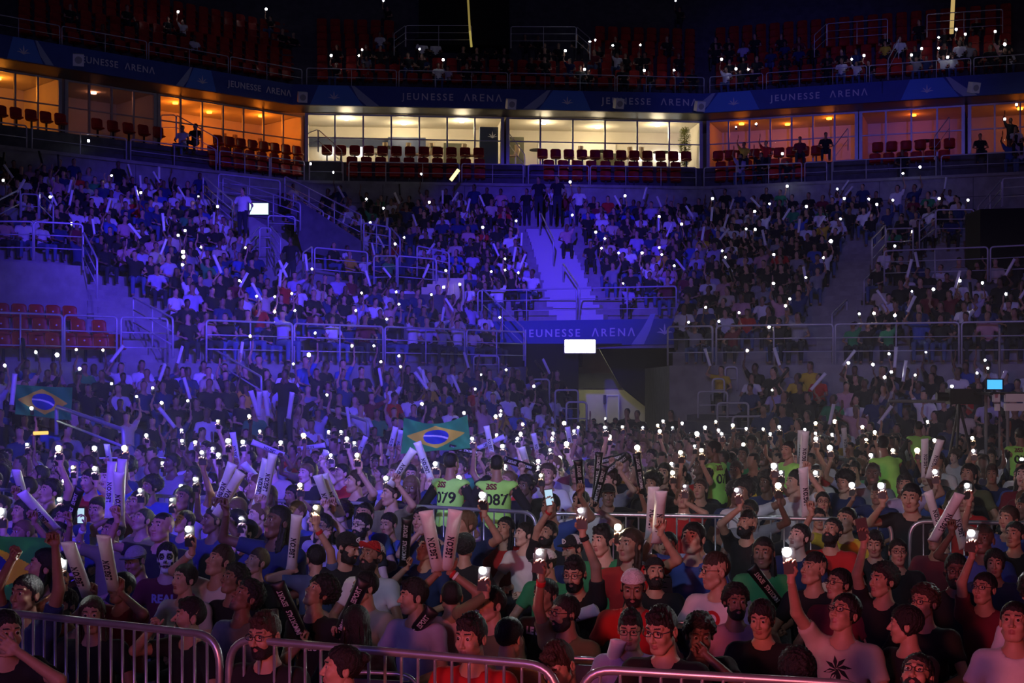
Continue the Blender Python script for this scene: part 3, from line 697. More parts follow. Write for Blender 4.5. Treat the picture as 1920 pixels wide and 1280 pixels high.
# ---- suite fronts: frames and panes ----
def suite(s, pxs, px0, px1, n, col, lamp, lab, doorpx=None):
    """one suite between two picture columns: window with frame and panes, side walls, lamps"""
    a, b = on_seg(G, s, seg_t(G, s, px0)), on_seg(G, s, seg_t(G, s, px1)); d = b-a; L = np.linalg.norm(d); d = d/L; nn = nrm(G[s], G[s+1])
    M = Matrix(((d[0], nn[0], 0, a[0]), (d[1], nn[1], 0, a[1]), (0, 0, 1, 11.9), (0, 0, 0, 1)))
    m = MB(); H_ = 2.28
    for i in range(n+1): x = L*i/n; w_ = .035 if 0 < i < n else .07; m.box((x-w_, -.05, 0), (x+w_, .05, H_), 0, M)
    for z, h in ((0, .05), (1.20, .045), (H_-.07, .07)): m.box((0, -.04, z), (L, .04, z+h), 0, M)
    fr = struct(m, 'window_%d' % pxs, ALU); m = MB(); m.quad(*[M @ Vector(p) for p in ((0, 0, .05), (L, 0, .05), (L, 0, H_), (0, 0, H_))]); m.build('pane', glass('suite glass'), fr)
    m = MB()
    for x in (-.06, L+.0): m.box((x, 0, 0), (x+.06, 3.25, H_), 0, M)
    struct(m, 'wall_suite_side_%d' % pxs, SUITEW)
    # ceiling spot lamps that light the room
    rows_ = [(L*.2, 1.1), (L*.5, 1.9), (L*.8, 1.1)] if L > 5 else [(L*.5, 1.5)]
    for x, y in rows_:
        o = MB().tube([(x, y, 2.22), (x, y, 2.28)], .11, 14).build('ceiling_lamp', emis('lamp '+lab, col, 18), mw=M); tag(o, 'round ceiling lamp in the '+lab, 'lamp', 'ceiling lamps in the '+lab)
        l = bpy.data.lights.new('room light', 'POINT'); l.energy = lamp; l.color = col; l.shadow_soft_size = .3; lo = bpy.data.objects.new('room light', l); COL.objects.link(lo); lo.location = M @ Vector((x, y, 1.9))
    return M, L
OR = (1, .20, .012); CR = (1, .76, .44)
S1 = suite(0, 1, -60, 112, 4, (1, .28, .025), 34, 'orange suite at the far left')
S2 = suite(0, 2, 124, 290, 4, (1, .3, .15), 1.0, 'dim suite beside the far left one')
S3 = suite(0, 3, 297, 566, 7, OR, 40, 'orange suite with two people outside')
S4 = suite(1, 4, 575, 942, 7, CR, 80, 'cream suite on the left of the lotus door')
S5 = suite(1, 5, 952, 1314, 6, CR, 70, 'cream suite behind the potted plant')
S6 = suite(2, 6, 1328, 1606, 7, OR, 11, 'orange suite right of the plant')
S7 = suite(2, 7, 1614, 1806, 4, (1, .15, .01), 11, 'deep orange suite with the small stair')
S8 = suite(2, 8, 1818, 2010, 4, OR, 13, 'orange suite at the far right')
DOORG = mat('grey green door', (.07, .07, .045), .6); PANB = mat('blue grey wall panel', (.035, .05, .11), .6); WALLL = mat('pale wall panel', (.8, .78, .74), .6)
def room_box(S, x0, x1, y0, y1, z0, z1, mt, name, label, cat):
    o = MB().box((x0, y0, z0), (x1, y1, z1)).build(name, mt, mw=S[0]); return tag(o, label, cat)
room_box(S4, S4[1]*.00, S4[1]*.60, 3.0, 3.2, 1.36, 1.78, PANB, 'wall_panel', 'blue-grey band panel high on the cream suite back wall', 'panel')
room_box(S4, S4[1]*.42, S4[1]*.62, 2.7, 3.2, 0, 1.78, PANB, 'wall_panel', 'blue-grey partition standing in the cream suite left of the lotus door', 'panel')
room_box(S4, S4[1]*.72, S4[1]*.84, 3.1, 3.2, 0, 1.62, DOORG, 'door_1', 'grey-green door in the cream suite with the long seat row', 'door')
k = room_box(S4, S4[1]*.89, S4[1]*.985, .6, 1.0, 0, 1.95, mat('dark blue cabinet', (.01, .02, .06), .5), 'banner_stand', 'dark blue panel with a white lotus between the two cream suites', 'panel')
m = MB(); lotus(m, Matrix.Translation((S4[1]*.955, .59, 1.45)) @ Matrix.Rotation(math.pi/2, 4, 'X'), .30); m.build('lotus', LETT, k)
room_box(S5, .03, S5[1]*.11+.02, 2.2, 2.4, 0, 1.8, DOORG, 'door_2', 'grey-green door behind the suite stair rail', 'door')
room_box(S5, S5[1]*.20, S5[1]*.62, 3.1, 3.2, .3, 1.75, WALLL, 'wall_panel', 'pale lit wall panel in the suite behind the potted plant', 'panel')
room_box(S5, S5[1]*.50, S5[1]*.64, 2.6, 3.05, 0, 1.2, DOORG, 'bar_fridge', 'dark low cabinet against the pale suite panel', 'cabinet')
for S, fs in ((S4, (.10, .26)), (S5, (.74, .86, .95))):
    for f_ in fs:
        o = MB().box((S[1]*f_-.22, 3.02, .95), (S[1]*f_+.22, 3.09, 1.35)).build('backlit_panel', emis('backlit white panel', (1, .95, .85), 5), mw=S[0]); tag(o, 'square white backlit panel on a cream suite back wall', 'light panel', 'backlit panels in the cream suites')
def suite_table(S, f_, y, lab):
    e = empty('high_table'); e.matrix_world = S[0] @ Matrix.Translation((S[1]*f_, y, 0)); tag(e, lab, 'table', 'high tables in the suites')
    MB().tube([(0, 0, 1.02), (0, 0, 1.06)], .38, 18).build('table_top', DOORG, e); MB().tube([(0, 0, .02), (0, 0, 1.02)], .035, 8).build('leg', STEEL, e); MB().tube([(0, 0, 0), (0, 0, .02)], .22, 14).build('base', STEEL, e)
    return e
for S, fs, w_ in ((S4, (.44, .66), 'cream suite with the long seat row'), (S5, (.17, .52, .82), 'cream suite behind the plant'), (S3, (.55, .82), 'orange suite with two people outside'), (S6, (.12, .38), 'orange suite right of the plant'), (S7, (.6,), 'deep orange suite')):
    for f_ in fs: suite_table(S, f_, 1.1, 'round dark-topped high table in the '+w_)
def suite_chair(S, f_, y, a):
    e = empty('suite_chair'); e.matrix_world = S[0] @ Matrix.Translation((S[1]*f_, y, 0)) @ Matrix.Rotation(a, 4, 'Z'); tag(e, 'pale high-backed chair beside a high table in a suite', 'chair', 'pale chairs in the suites')
    mt = mat('tan leather', (.45, .33, .20), .5)
    MB().box((-.22, -.22, .68), (.22, .22, .74)).build('seat', mt, e); MB().tube([(0, .2, .72), (0, .27, .95), (0, .25, 1.22)], .12, 6).build('backrest', mt, e)
    for sx in (-1, 1):
        for sy in (-1, 1): MB().tube([(sx*.19, sy*.19, 0), (sx*.18, sy*.18, .68)], .018, 6).build('leg', STEEL, e)
for S, fs in ((S4, (.37, .55, .61, .84)), (S5, (.03, .42, .62, .74)), (S3, (.48, .63, .74))):
    for i, f_ in enumerate(fs): suite_chair(S, f_, .9, 1.6 if i % 2 else -1.6)
# ---- seats ----
SEATP = {}
def seat_parts():
    if not SEATP:
        def fn(P):
            X, Y, Z = P; yb = Y-.19-(Z-.58)*f32(.12)+(X*X)*f32(.9)
            q = np.sqrt(np.maximum(np.abs(X)-.130, 0)**2+np.maximum(np.abs(Z-.585)-.125, 0)**2)-.110; b = np.maximum(q, np.abs(yb)-.022)
            return smin(b, ell(P, (0, -.02, .40), (.225, .23, .05)), .05)
        V, Q = surf(fn, (-.27, -.29, .32), (.27, .29, .83), .026); SEATP['s'] = mesh_np('stadium_seat', V, Q, SEATR)
        m = MB(); m.box((-.03, .05, 0), (.03, .12, .38)); me = bpy.data.meshes.new('pedestal'); me.from_pydata(m.v, [], m.f); me.materials.append(BLACK); SEATP['p'] = me
        V, Q = uv((0, .150, .62), .028, 10, 6); SEATP['b'] = mesh_np('number_disc', V, Q, WHITE)
    return SEATP
def seat(p, z, rz, label, group, disc=False, sc=1.0):
    s_ = seat_parts(); o = link('stadium_seat', s_['s']); o.location = (p[0], p[1], z); o.rotation_euler = (0, 0, rz); o.scale = (sc,)*3; tag(o, label, 'seat', group)
    link('pedestal', s_['p'], o)
    if disc: link('number_disc', s_['b'], o)
def seat_line(line, s, pxa, pxb, n, z, o_, lab, grp, disc=False):
    ln = off(line, o_); a, b = on_seg(ln, s, seg_t(ln, s, pxa)), on_seg(ln, s, seg_t(ln, s, pxb)); nn = nrm(ln[s], ln[s+1]); rz = math.atan2(nn[1], nn[0])-math.pi/2
    n = min(n, int(np.linalg.norm(b-a)/.53)+1)
    for i in range(n): seat(lerp(a, b, i/max(n-1, 1)), z, rz, lab, grp, disc)
seat_line(U, 1, 613, 898, 12, 11.9, 3.05, 'red seat, back row before the left cream suite', 'back row of twelve seats before the left cream suite')
seat_line(U, 1, 660, 900, 10, 11.3, 2.3, 'red seat, middle row before the left cream suite', 'front row before the left cream suite')
seat_line(U, 1, 1018, 1288, 12, 11.9, 3.05, 'red seat, back row before the plant suite', 'back row of twelve seats before the plant suite')
seat_line(U, 1, 1030, 1268, 10, 11.3, 2.3, 'red seat, middle row below the suite with the plant', 'front row before the plant suite')
seat_line(U, 0, 412, 560, 8, 11.9, 3.05, 'red seat, back row before the orange suite at the left corner', 'back row before the left orange suite')
seat_line(U, 0, 402, 562, 9, 11.3, 2.3, 'red seat, middle row before the orange suite at the left corner', 'front row before the left orange suite')
seat_line(U, 0, 185, 300, 8, 11.9, 3.05, 'red seat, back row before the dim left suite', 'back row before the dim suite')
seat_line(U, 0, 4, 116, 8, 11.9, 3.05, 'red seat, back row before the far left suite', 'back row before the far left suite')
seat_line(U, 2, 1345, 1530, 9, 11.9, 3.05, 'red seat, back row before the orange suite right of the plant', 'back row before the right orange suite')
seat_line(U, 2, 1350, 1500, 8, 11.3, 2.3, 'red seat, middle row before the orange suite right of the plant', 'front row before the right orange suite')
seat_line(U, 2, 1645, 1780, 8, 11.9, 3.05, 'red seat, back row before the deep orange suite', 'back row before the deep orange suite')
seat_line(U, 2, 1640, 1770, 8, 11.3, 2.3, 'red seat, middle row before the deep orange suite', 'front row before the deep orange suite')
for s_, a_, b_, n_, t_ in ((1, 660, 900, 10, 'left cream suite'), (1, 1030, 1268, 10, 'suite with the plant'), (0, 405, 560, 8, 'left orange suite'), (2, 1350, 1500, 8, 'right orange suite')): seat_line(U, s_, a_, b_, n_, 10.75, 1.55, 'lowest-row red seat behind the railing, '+t_, 'lowest seat row, '+t_)
# empty red seats in the left stand, by the platform block
for k, a, b, n, w_ in ((2, -10, 152, 6, 'of six directly below'), (1, 128, 208, 3, 'of three behind the second front rail, below'), (1, -14, 96, 4, 'of four behind the leftmost front rail, below'), (0, -6, 240, 9, 'of the lowest row below')):
    ln = row(k); zz = rz_(k); pa, pb = on_seg(ln, 0, seg_t(ln, 0, a)), on_seg(ln, 0, seg_t(ln, 0, b)); nn = nrm(ln[0], ln[1]); rz = math.atan2(nn[1], nn[0])-math.pi/2
    for i in range(n): seat(lerp(pa, pb, i/(n-1))+nn*.45, zz, rz, 'empty red seat, %s the grey platform' % w_, 'empty red seats %s the platform block' % w_, True, .82)
# dark empty seats of the upper stand
for s, a, b in ((0, 40, 560), (1, 590, 1310), (2, 1335, 1900)):
    for k in range(0, 8):
        ln = off(U, 2.6+.78*k); nn = nrm(ln[s], ln[s+1]); rz = math.atan2(nn[1], nn[0])-math.pi/2; zz = 15.05+.52*k
        ta, tb = seg_t(ln, s, a), seg_t(ln, s, b); L = np.linalg.norm(ln[s+1]-ln[s])*(tb-ta); n = int(L/.62)
        mm = SEATP.setdefault(('rows', s), []); mm += [(on_seg(ln, s, ta+(tb-ta)*(i+.5)/n)+nn*.3, zz, rz) for i in range(n) if not (s == 1 and (735 < CXP+F*on_seg(ln, s, ta+(tb-ta)*(i+.5)/n)[0]/on_seg(ln, s, ta+(tb-ta)*(i+.5)/n)[1] < 1120) and k > 2)]
sp = seat_parts()['s']; sv = np.zeros(len(sp.vertices)*3, f32); sp.vertices.foreach_get('co', sv); sv = sv.reshape(-1, 3); sq = np.zeros(len(sp.polygons)*4, np.int32); sp.polygons.foreach_get('vertices', sq); sq = sq.reshape(-1, 4)
for s in range(3):
    fr_ = SEATP[('rows', s)][:60]; SEATP[('rows', s)] = SEATP[('rows', s)][60:]
    for p, z, rz in fr_: seat(p, z, rz, 'dark red seat low in the unlit upper stand, %s part' % seg_names[s], 'lowest seats of the upper stand, %s' % seg_names[s])
ps = [(xf(sv, Matrix.Translation((p[0], p[1], z)) @ Matrix.Rotation(rz, 4, 'Z')), sq, 0) for s in range(3) for p, z, rz in SEATP[('rows', s)]]
tag(link('upper_stand_seats', mesh_np('upper_stand_seats', *joinm(ps)[:2], SEATR)), 'rows of dark red empty seats in the unlit upper stand', 'seats', kind='stuff')
# ============ rails, portals, stairs, barriers ============
def rail(A, B, h, label, group=None, bars=2, posts=None, r=.026, name='guard_rail', gapr=.10, tilt=None):
    """tubular rail between base points A and B (may slope): rounded outer frame, inner posts, horizontal bars"""
    A, B = Vector(A), Vector(B); up = Vector((0, 0, 1)); L = (B-A).length; e = empty(name); e.location = A; tag(e, label, 'railing', group)
    b = B-A; fr = MB(); fr.tube(arc_pts([Vector(), up*h, b+up*h, b], gapr), r, 8); fr.build('frame', STEELP, e, smooth=True)
    for i in range(bars):
        z = h*(i+1)/(bars+1); MB().tube([up*z, b+up*z], r*.62, 6).build('bar', STEELP, e, smooth=True)
    n = posts if posts is not None else max(0, int(L/1.9)-0)
    for i in range(1, n+1):
        p = b*(i/(n+1)); MB().tube([p, p+up*(h-.01)], r*.8, 6).build('post', STEELP, e, smooth=True)
    return e
def rails_on(line, s, o_, z, h, pans, lab, grp, bars=2, r=.026):
    ln = off(line, o_) if o_ else line
    for i, (a, b) in enumerate(pans):
        pa, pb = on_seg(ln, s, seg_t(ln, s, a)), on_seg(ln, s, seg_t(ln, s, b)); rail(v3(pa, z), v3(pb, z), h, lab[i] if isinstance(lab, (list, tuple)) else lab, grp, bars, r=r)
ORD = ['first', 'second', 'third', 'fourth', 'fifth', 'sixth', 'seventh', 'eighth', 'ninth', 'tenth', 'eleventh', 'twelfth', 'thirteenth', 'fourteenth', 'fifteenth', 'sixteenth', 'seventeenth', 'eighteenth', 'nineteenth', 'twentieth', 'twenty-first', 'twenty-second', 'twenty-third', 'twenty-fourth', 'twenty-fifth']
def ordl(fmt, n, o=0): return [fmt % ORD[i+o] for i in range(n)]
rails_on(Lw, 0, .06, 2.9, 1.05, ((-44, 117), (121, 219), (227, 314), (387, 548), (552, 718), (722, 871), (875, 985)), ordl('steel railing along the front of the left stand, %s panel from the left edge', 7), 'front railing of the left stand')
rails_on([Lw[0], Lw[1], V2(4.1, 38.35), Lw[3]], 2, .06, 2.9, 1.05, ((1252, 1336), (1343, 1562), (1566, 1798), (1803, 1940)), ordl('steel railing along the front of the right stand, %s panel from the tunnel', 4), 'front railing of the right stand')
rails_on(U, 0, 1.0, 10.8, .85, ((-60, 50), (60, 237), (245, 405), (412, 505), (508, 570)), ordl('railing before the left orange suites, %s panel from the left edge', 5), 'suite railing, left side', 1)
rails_on(U, 1, 1.0, 10.8, .85, ((580, 643), (654, 861), (866, 981), (991, 1104), (1107, 1305)), ordl('railing before the cream suites, %s panel from the left corner', 5), 'suite railing, centre', 1)
rails_on(U, 2, 1.0, 10.8, .85, ((1320, 1503), (1509, 1550), (1560, 1755), (1765, 1940)), ordl('railing before the right orange suites, %s panel from the plant', 4), 'suite railing, right side', 1)
rails_on(BF, 0, .1, BT, .72, ((-46, 112), (116, 275), (279, 428), (432, 566)), ordl('thin railing above the left name band, %s panel from the left edge', 4), 'railing above the name band, left', 1, .02)
rails_on(BF, 1, .1, BT, .72, ((575, 743), (748, 952), (956, 1153), (1157, 1320)), ordl('thin railing above the centre name band, %s panel from the left', 4), 'railing above the name band, centre', 1, .02)
rails_on(BF, 2, .1, BT, .72, ((1331, 1430), (1437, 1625), (1630, 1820), (1826, 1950)), ordl('thin railing above the right name band, %s panel from the corner', 4), 'railing above the name band, right', 1, .02)
R4 = row(4)
rails_on(R4, 1, .03, rz_(4), 1.0, ((896, 1081), (1086, 1268)), ['railing above the tunnel name band, left of the blue stairs foot', 'railing above the tunnel name band, right of the blue stairs foot'], 'railing above the tunnel')
def prail(a, da, b, db, h, label, grp=None, bars=2, posts=None, r=.026):
    """base points given as (picture column, row) and distance"""
    return rail(P(a[0], a[1], da), P(b[0], b[1], db), h, label, grp, bars, posts, r)
prail((410, 375), 51.5, (525, 373+14), 52.5, .95, 'level steel railing at the top of the left stand beside the small exit sign')
prail((418, 381), 51.2, (563, 432), 48.2, .92, 'sloping steel railing descending over the small exit sign')
prail((534, 376), 54, (677, 452), 50, .92, 'sloping steel railing on the concrete parapet right of the small exit sign')
prail((550, 392), 52.5, (606, 428), 51, .6, 'short inner sloping rail beside the concrete parapet', None, 1, 0)
prail((381, 378), 50.5, (436, 428), 47.5, .92, 'sloping railing left of the person in the pale shirt near the exit sign')
prail((467, 505), 45.5, (487, 482), 46.5, 1.0, 'left side of the small stair cage below the exit sign', None, 3, 0)
prail((487, 482), 46.4, (508, 482), 46.4, .95, 'top rail of the small stair cage below the exit sign', None, 2, 0)
prail((508, 482), 46.4, (526, 505), 45.4, 1.0, 'right side of the small stair cage below the exit sign', None, 3, 0)
prail((503, 432), 47.8, (553, 434), 47.9, .5, 'low level rail just below the small exit sign', None, 1, 0)
prail((568, 535), 43.5, (585, 522), 44.4, 1.0, 'angled end of the railing on the grey balcony left of centre', None, 2, 0)
prail((590, 524), 44.4, (689, 532), 45, 1.0, 'level railing on the grey balcony left of centre')
prail((701, 540), 44.6, (743, 538), 45.5, 1.0, 'railing left half of the balcony stair right of the grey balcony')
prail((746, 538), 45.5, (818, 544), 45.8, 1.0, 'railing right half of the balcony stair right of the grey balcony')
prail((782, 518), 46.3, (842, 532), 45.9, 1.0, 'cage railing behind the balcony stair with a chamfered top', None, 2, 1)
prail((682, 470), 48.5, (730, 478), 48.4, .95, 'level railing under the end of the concrete parapet', None, 2, 1)
prail((732, 478), 48.4, (750, 500), 47.3, .95, 'angled railing stepping down right of the concrete parapet', None, 2, 0)
prail((757, 612), 45.0, (860, 668), 43.0, .98, 'sloping aisle rail between the balcony stair and the tunnel', None, 1, 1)
prail((904, 598), 45.6, (982, 676), 43.2, .98, 'sloping aisle rail ending at the tunnel railing', None, 1, 1)
prail((250, 628), 34.6, (324, 672), 32.4, .92, 'sloping aisle rail at the foot of the left stand beside empty red seats')
prail((-20, 488), 34.6, (62, 488), 34.9, .95, 'platform railing on the grey block at the left edge, left half')
prail((64, 488), 34.9, (155, 492), 35.3, .95, 'platform railing on the grey block at the left edge, right half')
prail((156, 506), 35.2, (182, 560), 34.0, .95, 'short sloping rail at the right end of the grey block')
prail((-6, 432), 41.0, (38, 408), 42.5, .85, 'sloping rail behind the left platform, leftmost', None, 1, 0)
prail((40, 408), 42.5, (72, 410), 42.5, .72, 'level rail behind the left platform', None, 1, 0)
prail((74, 410), 42.5, (100, 436), 41.4, .80, 'sloping rail behind the left platform, right end', None, 1, 0)
prail((386, 690), 36.0, (490, 758), 31.0, .60, 'sloping rail down the lower left stand below the front railing', None, 1, 0)
prail((106, 815), 25.0, (232, 868), 21.5, .50, 'thick sloping rail low at the left above the far barrier', None, 1, 0, .035)
prail((592, 795), 34.0, (690, 828), 31.0, .45, 'thick sloping rail at the foot of the stand left of the flag', None, 0, 0, .035)
prail((1012, 440), 57.0, (1038, 498), 52.0, .95, 'upper handrail down the middle of the blue stairs', None, 0, 0, .03)
prail((1056, 545), 49.6, (1084, 590), 46.6, .95, 'lower handrail down the middle of the blue stairs', None, 0, 0, .03)
prail((1658, 533), 42.5, (1852, 528), 41.0, 1.0, 'platform railing in the right stand, left panel of two')
prail((1857, 528), 41.0, (1960, 524), 40.2, 1.0, 'platform railing in the right stand, right panel of two')
prail((1635, 505), 44, (1660, 476), 46.5, .95, 'sloping rail left of the right platform', None, 2, 0)
prail((1661, 478), 46.4, (1712, 476), 46.6, .85, 'level rail behind the right platform, lower one', None, 1, 0)
prail((1724, 470), 46.0, (1754, 446), 48, .95, 'angled rail in the middle of the right stand aisle', None, 2, 0)
prail((1755, 446), 48.0, (1826, 446), 47.6, .95, 'level rail in the upper right stand with a rounded corner')
prail((1834, 442), 47.0, (1878, 388), 49.5, .95, 'steep sloping rail beside the dark opening at the right')
prail((1880, 386), 49.5, (1960, 382), 48.5, .95, 'top level rail above the dark opening at the right')
prail((1620, 575), 43, (1650, 545), 45, .80, 'short sloping rail at the aisle below the right platform', None, 1, 0)
prail((1560, 650), 41.2, (1588, 620), 43, .95, 'sloping rail rising behind the front railing of the right stand', None, 1, 0)
prail((597, 285), 60.3, (641, 325), 59.2, .95, 'sloping stair rail at the left end of the cream suite seats', None, 1, 0, .02)
prail((577, 292), 60.2, (596, 284), 60.3, .95, 'short rail at the left end of the cream suite seats', None, 1, 0, .02)
prail((955, 292), 61.2, (984, 332), 60.0, .95, 'sloping stair rail below the lotus panel between the cream suites', None, 1, 0, .02)
prail((302, 262), 54.5, (330, 262), 54.8, .95, 'level end of the stair rail outside the left orange suite', None, 1, 0, .02)
prail((331, 262), 54.8, (408, 306), 54.0, .95, 'sloping stair rail beside the two people outside the left orange suite', None, 1, 1, .02)
prail((1562, 320), 58.6, (1590, 282), 59.8, .95, 'rising stair rail at the right end of the suite with silhouettes', None, 1, 0, .02)
prail((1752, 300), 57.6, (1780, 262), 58.6, .95, 'rising stair rail before the deep orange suite', None, 1, 0, .02)
# stepped end rails of the lower stands
for i, (a, b, y, h, d) in enumerate(((1309, 1364, 784, .66, 35.3), (1345, 1403, 806, .66, 34.6), (1374, 1441, 826, .58, 33.9), (1336, 1358, 752, .58, 36.6), (1360, 1382, 732, .62, 37.6))):
    prail((a, y), d, (b, y), d-.02, h, 'square-topped step rail at the end of the lower right stand, %s one' % ORD[i], 'step rails, right', 1, 0)
for i, (a, b, y, h, d) in enumerate(((998, 1030, 765, .80, 39.5), (1041, 1084, 800, .98, 37.8), (1062, 1100, 815, .85, 36.9), (888, 935, 700, .50, 40.5))):
    prail((a, y), d, (b, y), d-.02, h, 'square-topped step rail at the end of the lower left stand, %s one' % ORD[i], 'step rails, left', 1, 0)
# upper stand portal rails
prail((739, 104), 62.0, (760, 88), 63.0, .95, 'dim railing at the left of the black portal, angled end', None, 2, 0, .02)
prail((761, 88), 63.0, (884, 88), 63.2, .95, 'dim railing left of the black portal in the upper stand', None, 2, 1, .02)
prail((958, 90), 63.2, (1080, 90), 63.6, .95, 'dim railing right of the black portal in the upper stand', None, 2, 1, .02)
prail((1081, 90), 63.6, (1106, 112), 62.4, .95, 'dim railing at the right of the black portal, sloping end', None, 2, 0, .02)
prail((1527, 108), 59.5, (1550, 86), 61, .95, 'dim railing of the right upper portal, angled end', None, 2, 0, .02)
prail((1551, 86), 61, (1664, 78), 59.5, .95, 'dim railing of the right upper portal, long side', None, 2, 1, .02)
prail((1665, 150), 55.5, (1685, 110), 57, .8, 'dim short rail above the right name band', None, 1, 0, .02)
prail((1738, 70), 59, (1880, 62), 56.5, .95, 'dim railing of the far right upper portal', None, 2, 1, .02)
# portals: solid black slabs, the dark of the openings put into their colour
def pslab(pts, d, th, name, mt): m = MB(); m.slab([P(x, y, d) for x, y in pts][::-1], (0, 1, 0), th); return struct(m, name, mt)
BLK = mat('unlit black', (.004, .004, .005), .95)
pslab([(785, -40), (955, -40), (955, 84), (785, 84)], 63.6, 4.0, 'wall_upper_portal', BLK)
pslab([(1838, 392), (1980, 388), (1980, 525), (1838, 525)], 45.6, 1.5, 'wall_right_portal', BLK)
# left platform block, parapet, balcony
def block(s, pxa, pxb, k0, k1, z, name, mt=CONC):
    a0, b0 = [on_seg(row(k0), s, seg_t(row(k0), s, q)) for q in (pxa, pxb)]; a1, b1 = [on_seg(row(k1), s, seg_t(row(k1), s, q)) for q in (pxa, pxb)]; n = nrm(row(k0)[s], row(k0)[s+1])
    L = np.dot(a1-a0, n); m = MB(); m.slab([v3(a0, rz_(k0)-.3), v3(b0, rz_(k0)-.3), v3(b0+n*L, rz_(k0)-.3), v3(a0+n*L, rz_(k0)-.3)][::-1], (0, 0, 1), z-rz_(k0)+.3); struct(m, name, mt)
block(0, -40, 163, 3, 7, 5.37, 'wall_left_platform')
pslab([(545, 392), (560, 375), (678, 452), (690, 480), (690, 498), (566, 470)], 49.3, .25, 'wall_parapet', CONCD)  # darker concrete stands in for the parapet lying unlit
pslab([(466, 402), (505, 427), (560, 470), (530, 520), (470, 505)], 48.2, .2, 'wall_tunnel_side', CONC)
pslab([(566, 534), (697, 540), (697, 572), (566, 568)], 44.2, 2.0, 'wall_balcony', CONCD)
pslab([(700, 549), (846, 553), (846, 600), (700, 592)], 44.4, 1.8, 'wall_balcony_stair', CONCD)
m = MB()
for i in range(4): a = P(790+9*i, 538-7*i, 45.2); m.box((a.x+.01*i, a.y+.05+.3*i, a.z-1.6), (a.x+.9-.01*i, a.y+.35+.3*i, a.z))
struct(m, 'floor_balcony_steps', CONCW)
pslab([(1658, 536), (1980, 530), (1980, 552), (1658, 556)], 41.5, 2.5, 'wall_right_platform', CONCD)
# exit light boxes
def lightbox(px0, px1, y0, y1, d, em, label):
    a, b = P(px0, y1, d), P(px1, y0, d); e = MB().box((a.x-.03, d, a.z-.03), (b.x+.03, d+.14, b.z+.03)).build('exit_light_box', BLACK); tag(e, label, 'light box')
    MB().box((a.x, d-.02, a.z), (b.x, d, b.z)).build('lit_face', em, e); return e
lightbox(1059, 1116, 637, 661, 43.0, emis('white light box', (1, 1, .93), 7), 'bright blank white light box hanging over the tunnel mouth')
lightbox(468, 503, 381, 402, 47.9, emis('green white light box', (.62, 1, .80), 1.6), 'small greenish lit exit box in the left stand')
# tunnel under the centre stand
a, b = R4[1]*.985+V2(0, 0), R4[2]; tz0, tz1 = 3.62, rz_(4)
M0, _ = face_m(R4, 1, 1110, tz0, .05)
m = MB(); dd = (R4[2]-R4[1]); dd = dd/np.linalg.norm(dd); p0 = R4[1]-dd*.5; p1 = R4[2]+dd*.2; nn = nrm(R4[1], R4[2])
m.slab([v3(p0-nn*.10, tz0), v3(p1-nn*.10, tz0), v3(p1-nn*.10, tz1), v3(p0-nn*.10, tz1)][::-1], v3(nn, 0), .12); struct(m, 'trim_2', mat('mid blue banner', (.02, .05, .24), .6))
me = text_mesh('JEUNESSE  \u039bR\u0395N\u039b', .345, LETT, 'arena_lettering', .01, 1.35, .004); M1, _ = face_m(R4, 1, 1088, (tz0+tz1)/2-.02, .14); o = link('arena_lettering', me, None, M1); tag(o, 'pale JEUNESSE ARENA lettering on the blue band over the tunnel', 'sign', 'arena name letterings')
m = MB(); Mx, _ = face_m(R4, 1, 1218, tz0, .125); m.add([Mx @ Vector(p) for p in ((-.55, .01, 0), (-.15, .01, 0), (.05, .45, 0), (.22, .96, 0), (.06, .94, 0), (-.2, .5, 0))], [tuple(range(6))], 0); o = m.build('banner_stripe', PALEB); tag(o, 'pale curved stripe printed right of the lettering over the tunnel', 'banner')
m = MB(); Mx, _ = face_m(R4, 1, 1248, tz0+.3, .125); lotus(m, Mx, .34); o = m.build('lotus_emblem', LETT); tag(o, 'small pale lotus emblem at the right end of the tunnel band', 'emblem')
m = MB(); a = P(960, 700, 50.5)
m.quad((-2.6, 50.5, 0), (6.6, 50.5, 0), (6.6, 50.5, 4.2), (-2.6, 50.5, 4.2)); struct(m, 'wall_tunnel_back', CONCW)
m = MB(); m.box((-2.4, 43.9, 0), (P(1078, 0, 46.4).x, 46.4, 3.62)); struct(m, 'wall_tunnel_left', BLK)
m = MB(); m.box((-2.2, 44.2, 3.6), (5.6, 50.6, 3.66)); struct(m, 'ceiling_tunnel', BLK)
pslab([(1104, 618), (1330, 618), (1330, 770), (1285, 778), (1245, 778), (1222, 771), (1163, 724)], 48.2, .3, 'wall_tunnel_shadow', BLK)  # black slab shaped as the shadow falling across the tunnel back wall
m = MB(); m.box((4.3, 38.6, 0), (4.5, 46, 2.9)); struct(m, 'wall_tunnel_right', CONCD)
m = MB(); m.box((.2, 40.8, 0), (.4, 44, 2.9)); struct(m, 'wall_tunnel_left_side', CONCD)
m = MB(); q = P(1079, 728, 50.45); q2 = P(1172, 700, 50.45); m.box((q.x, 50.44, q.z), (q2.x, 50.47, q2.z)); struct(m, 'trim_3', CONCD)
q, q2 = P(1137, 878, 50.4), P(1160, 741, 50.4)
d_ = MB().box((q.x, 50.36, 0), (q2.x, 50.46, q2.z)).build('door_3', CONCW); tag(d_, kind='structure'); MB().tube(arc_pts([(q.x, 50.34, 0), (q.x, 50.34, q2.z), (q2.x, 50.34, q2.z), (q2.x, 50.34, 0)], .02), .03, 6).build('door_frame', WHITE, d_)
for px_, y0, y1, lb in ((1089, 662, 687, 'dark wall lamp on a stem under the white light box'), (1134, 740, 756, 'small blue wall box left of the tunnel door')):
    a, b = P(px_-2.5, y1, 50.3), P(px_+2.5, y0, 50.3); tag(MB().box((a.x, 50.2, a.z), (b.x, 50.44, b.z)).build('wall_fixture', BLACK), lb, 'wall fixture')
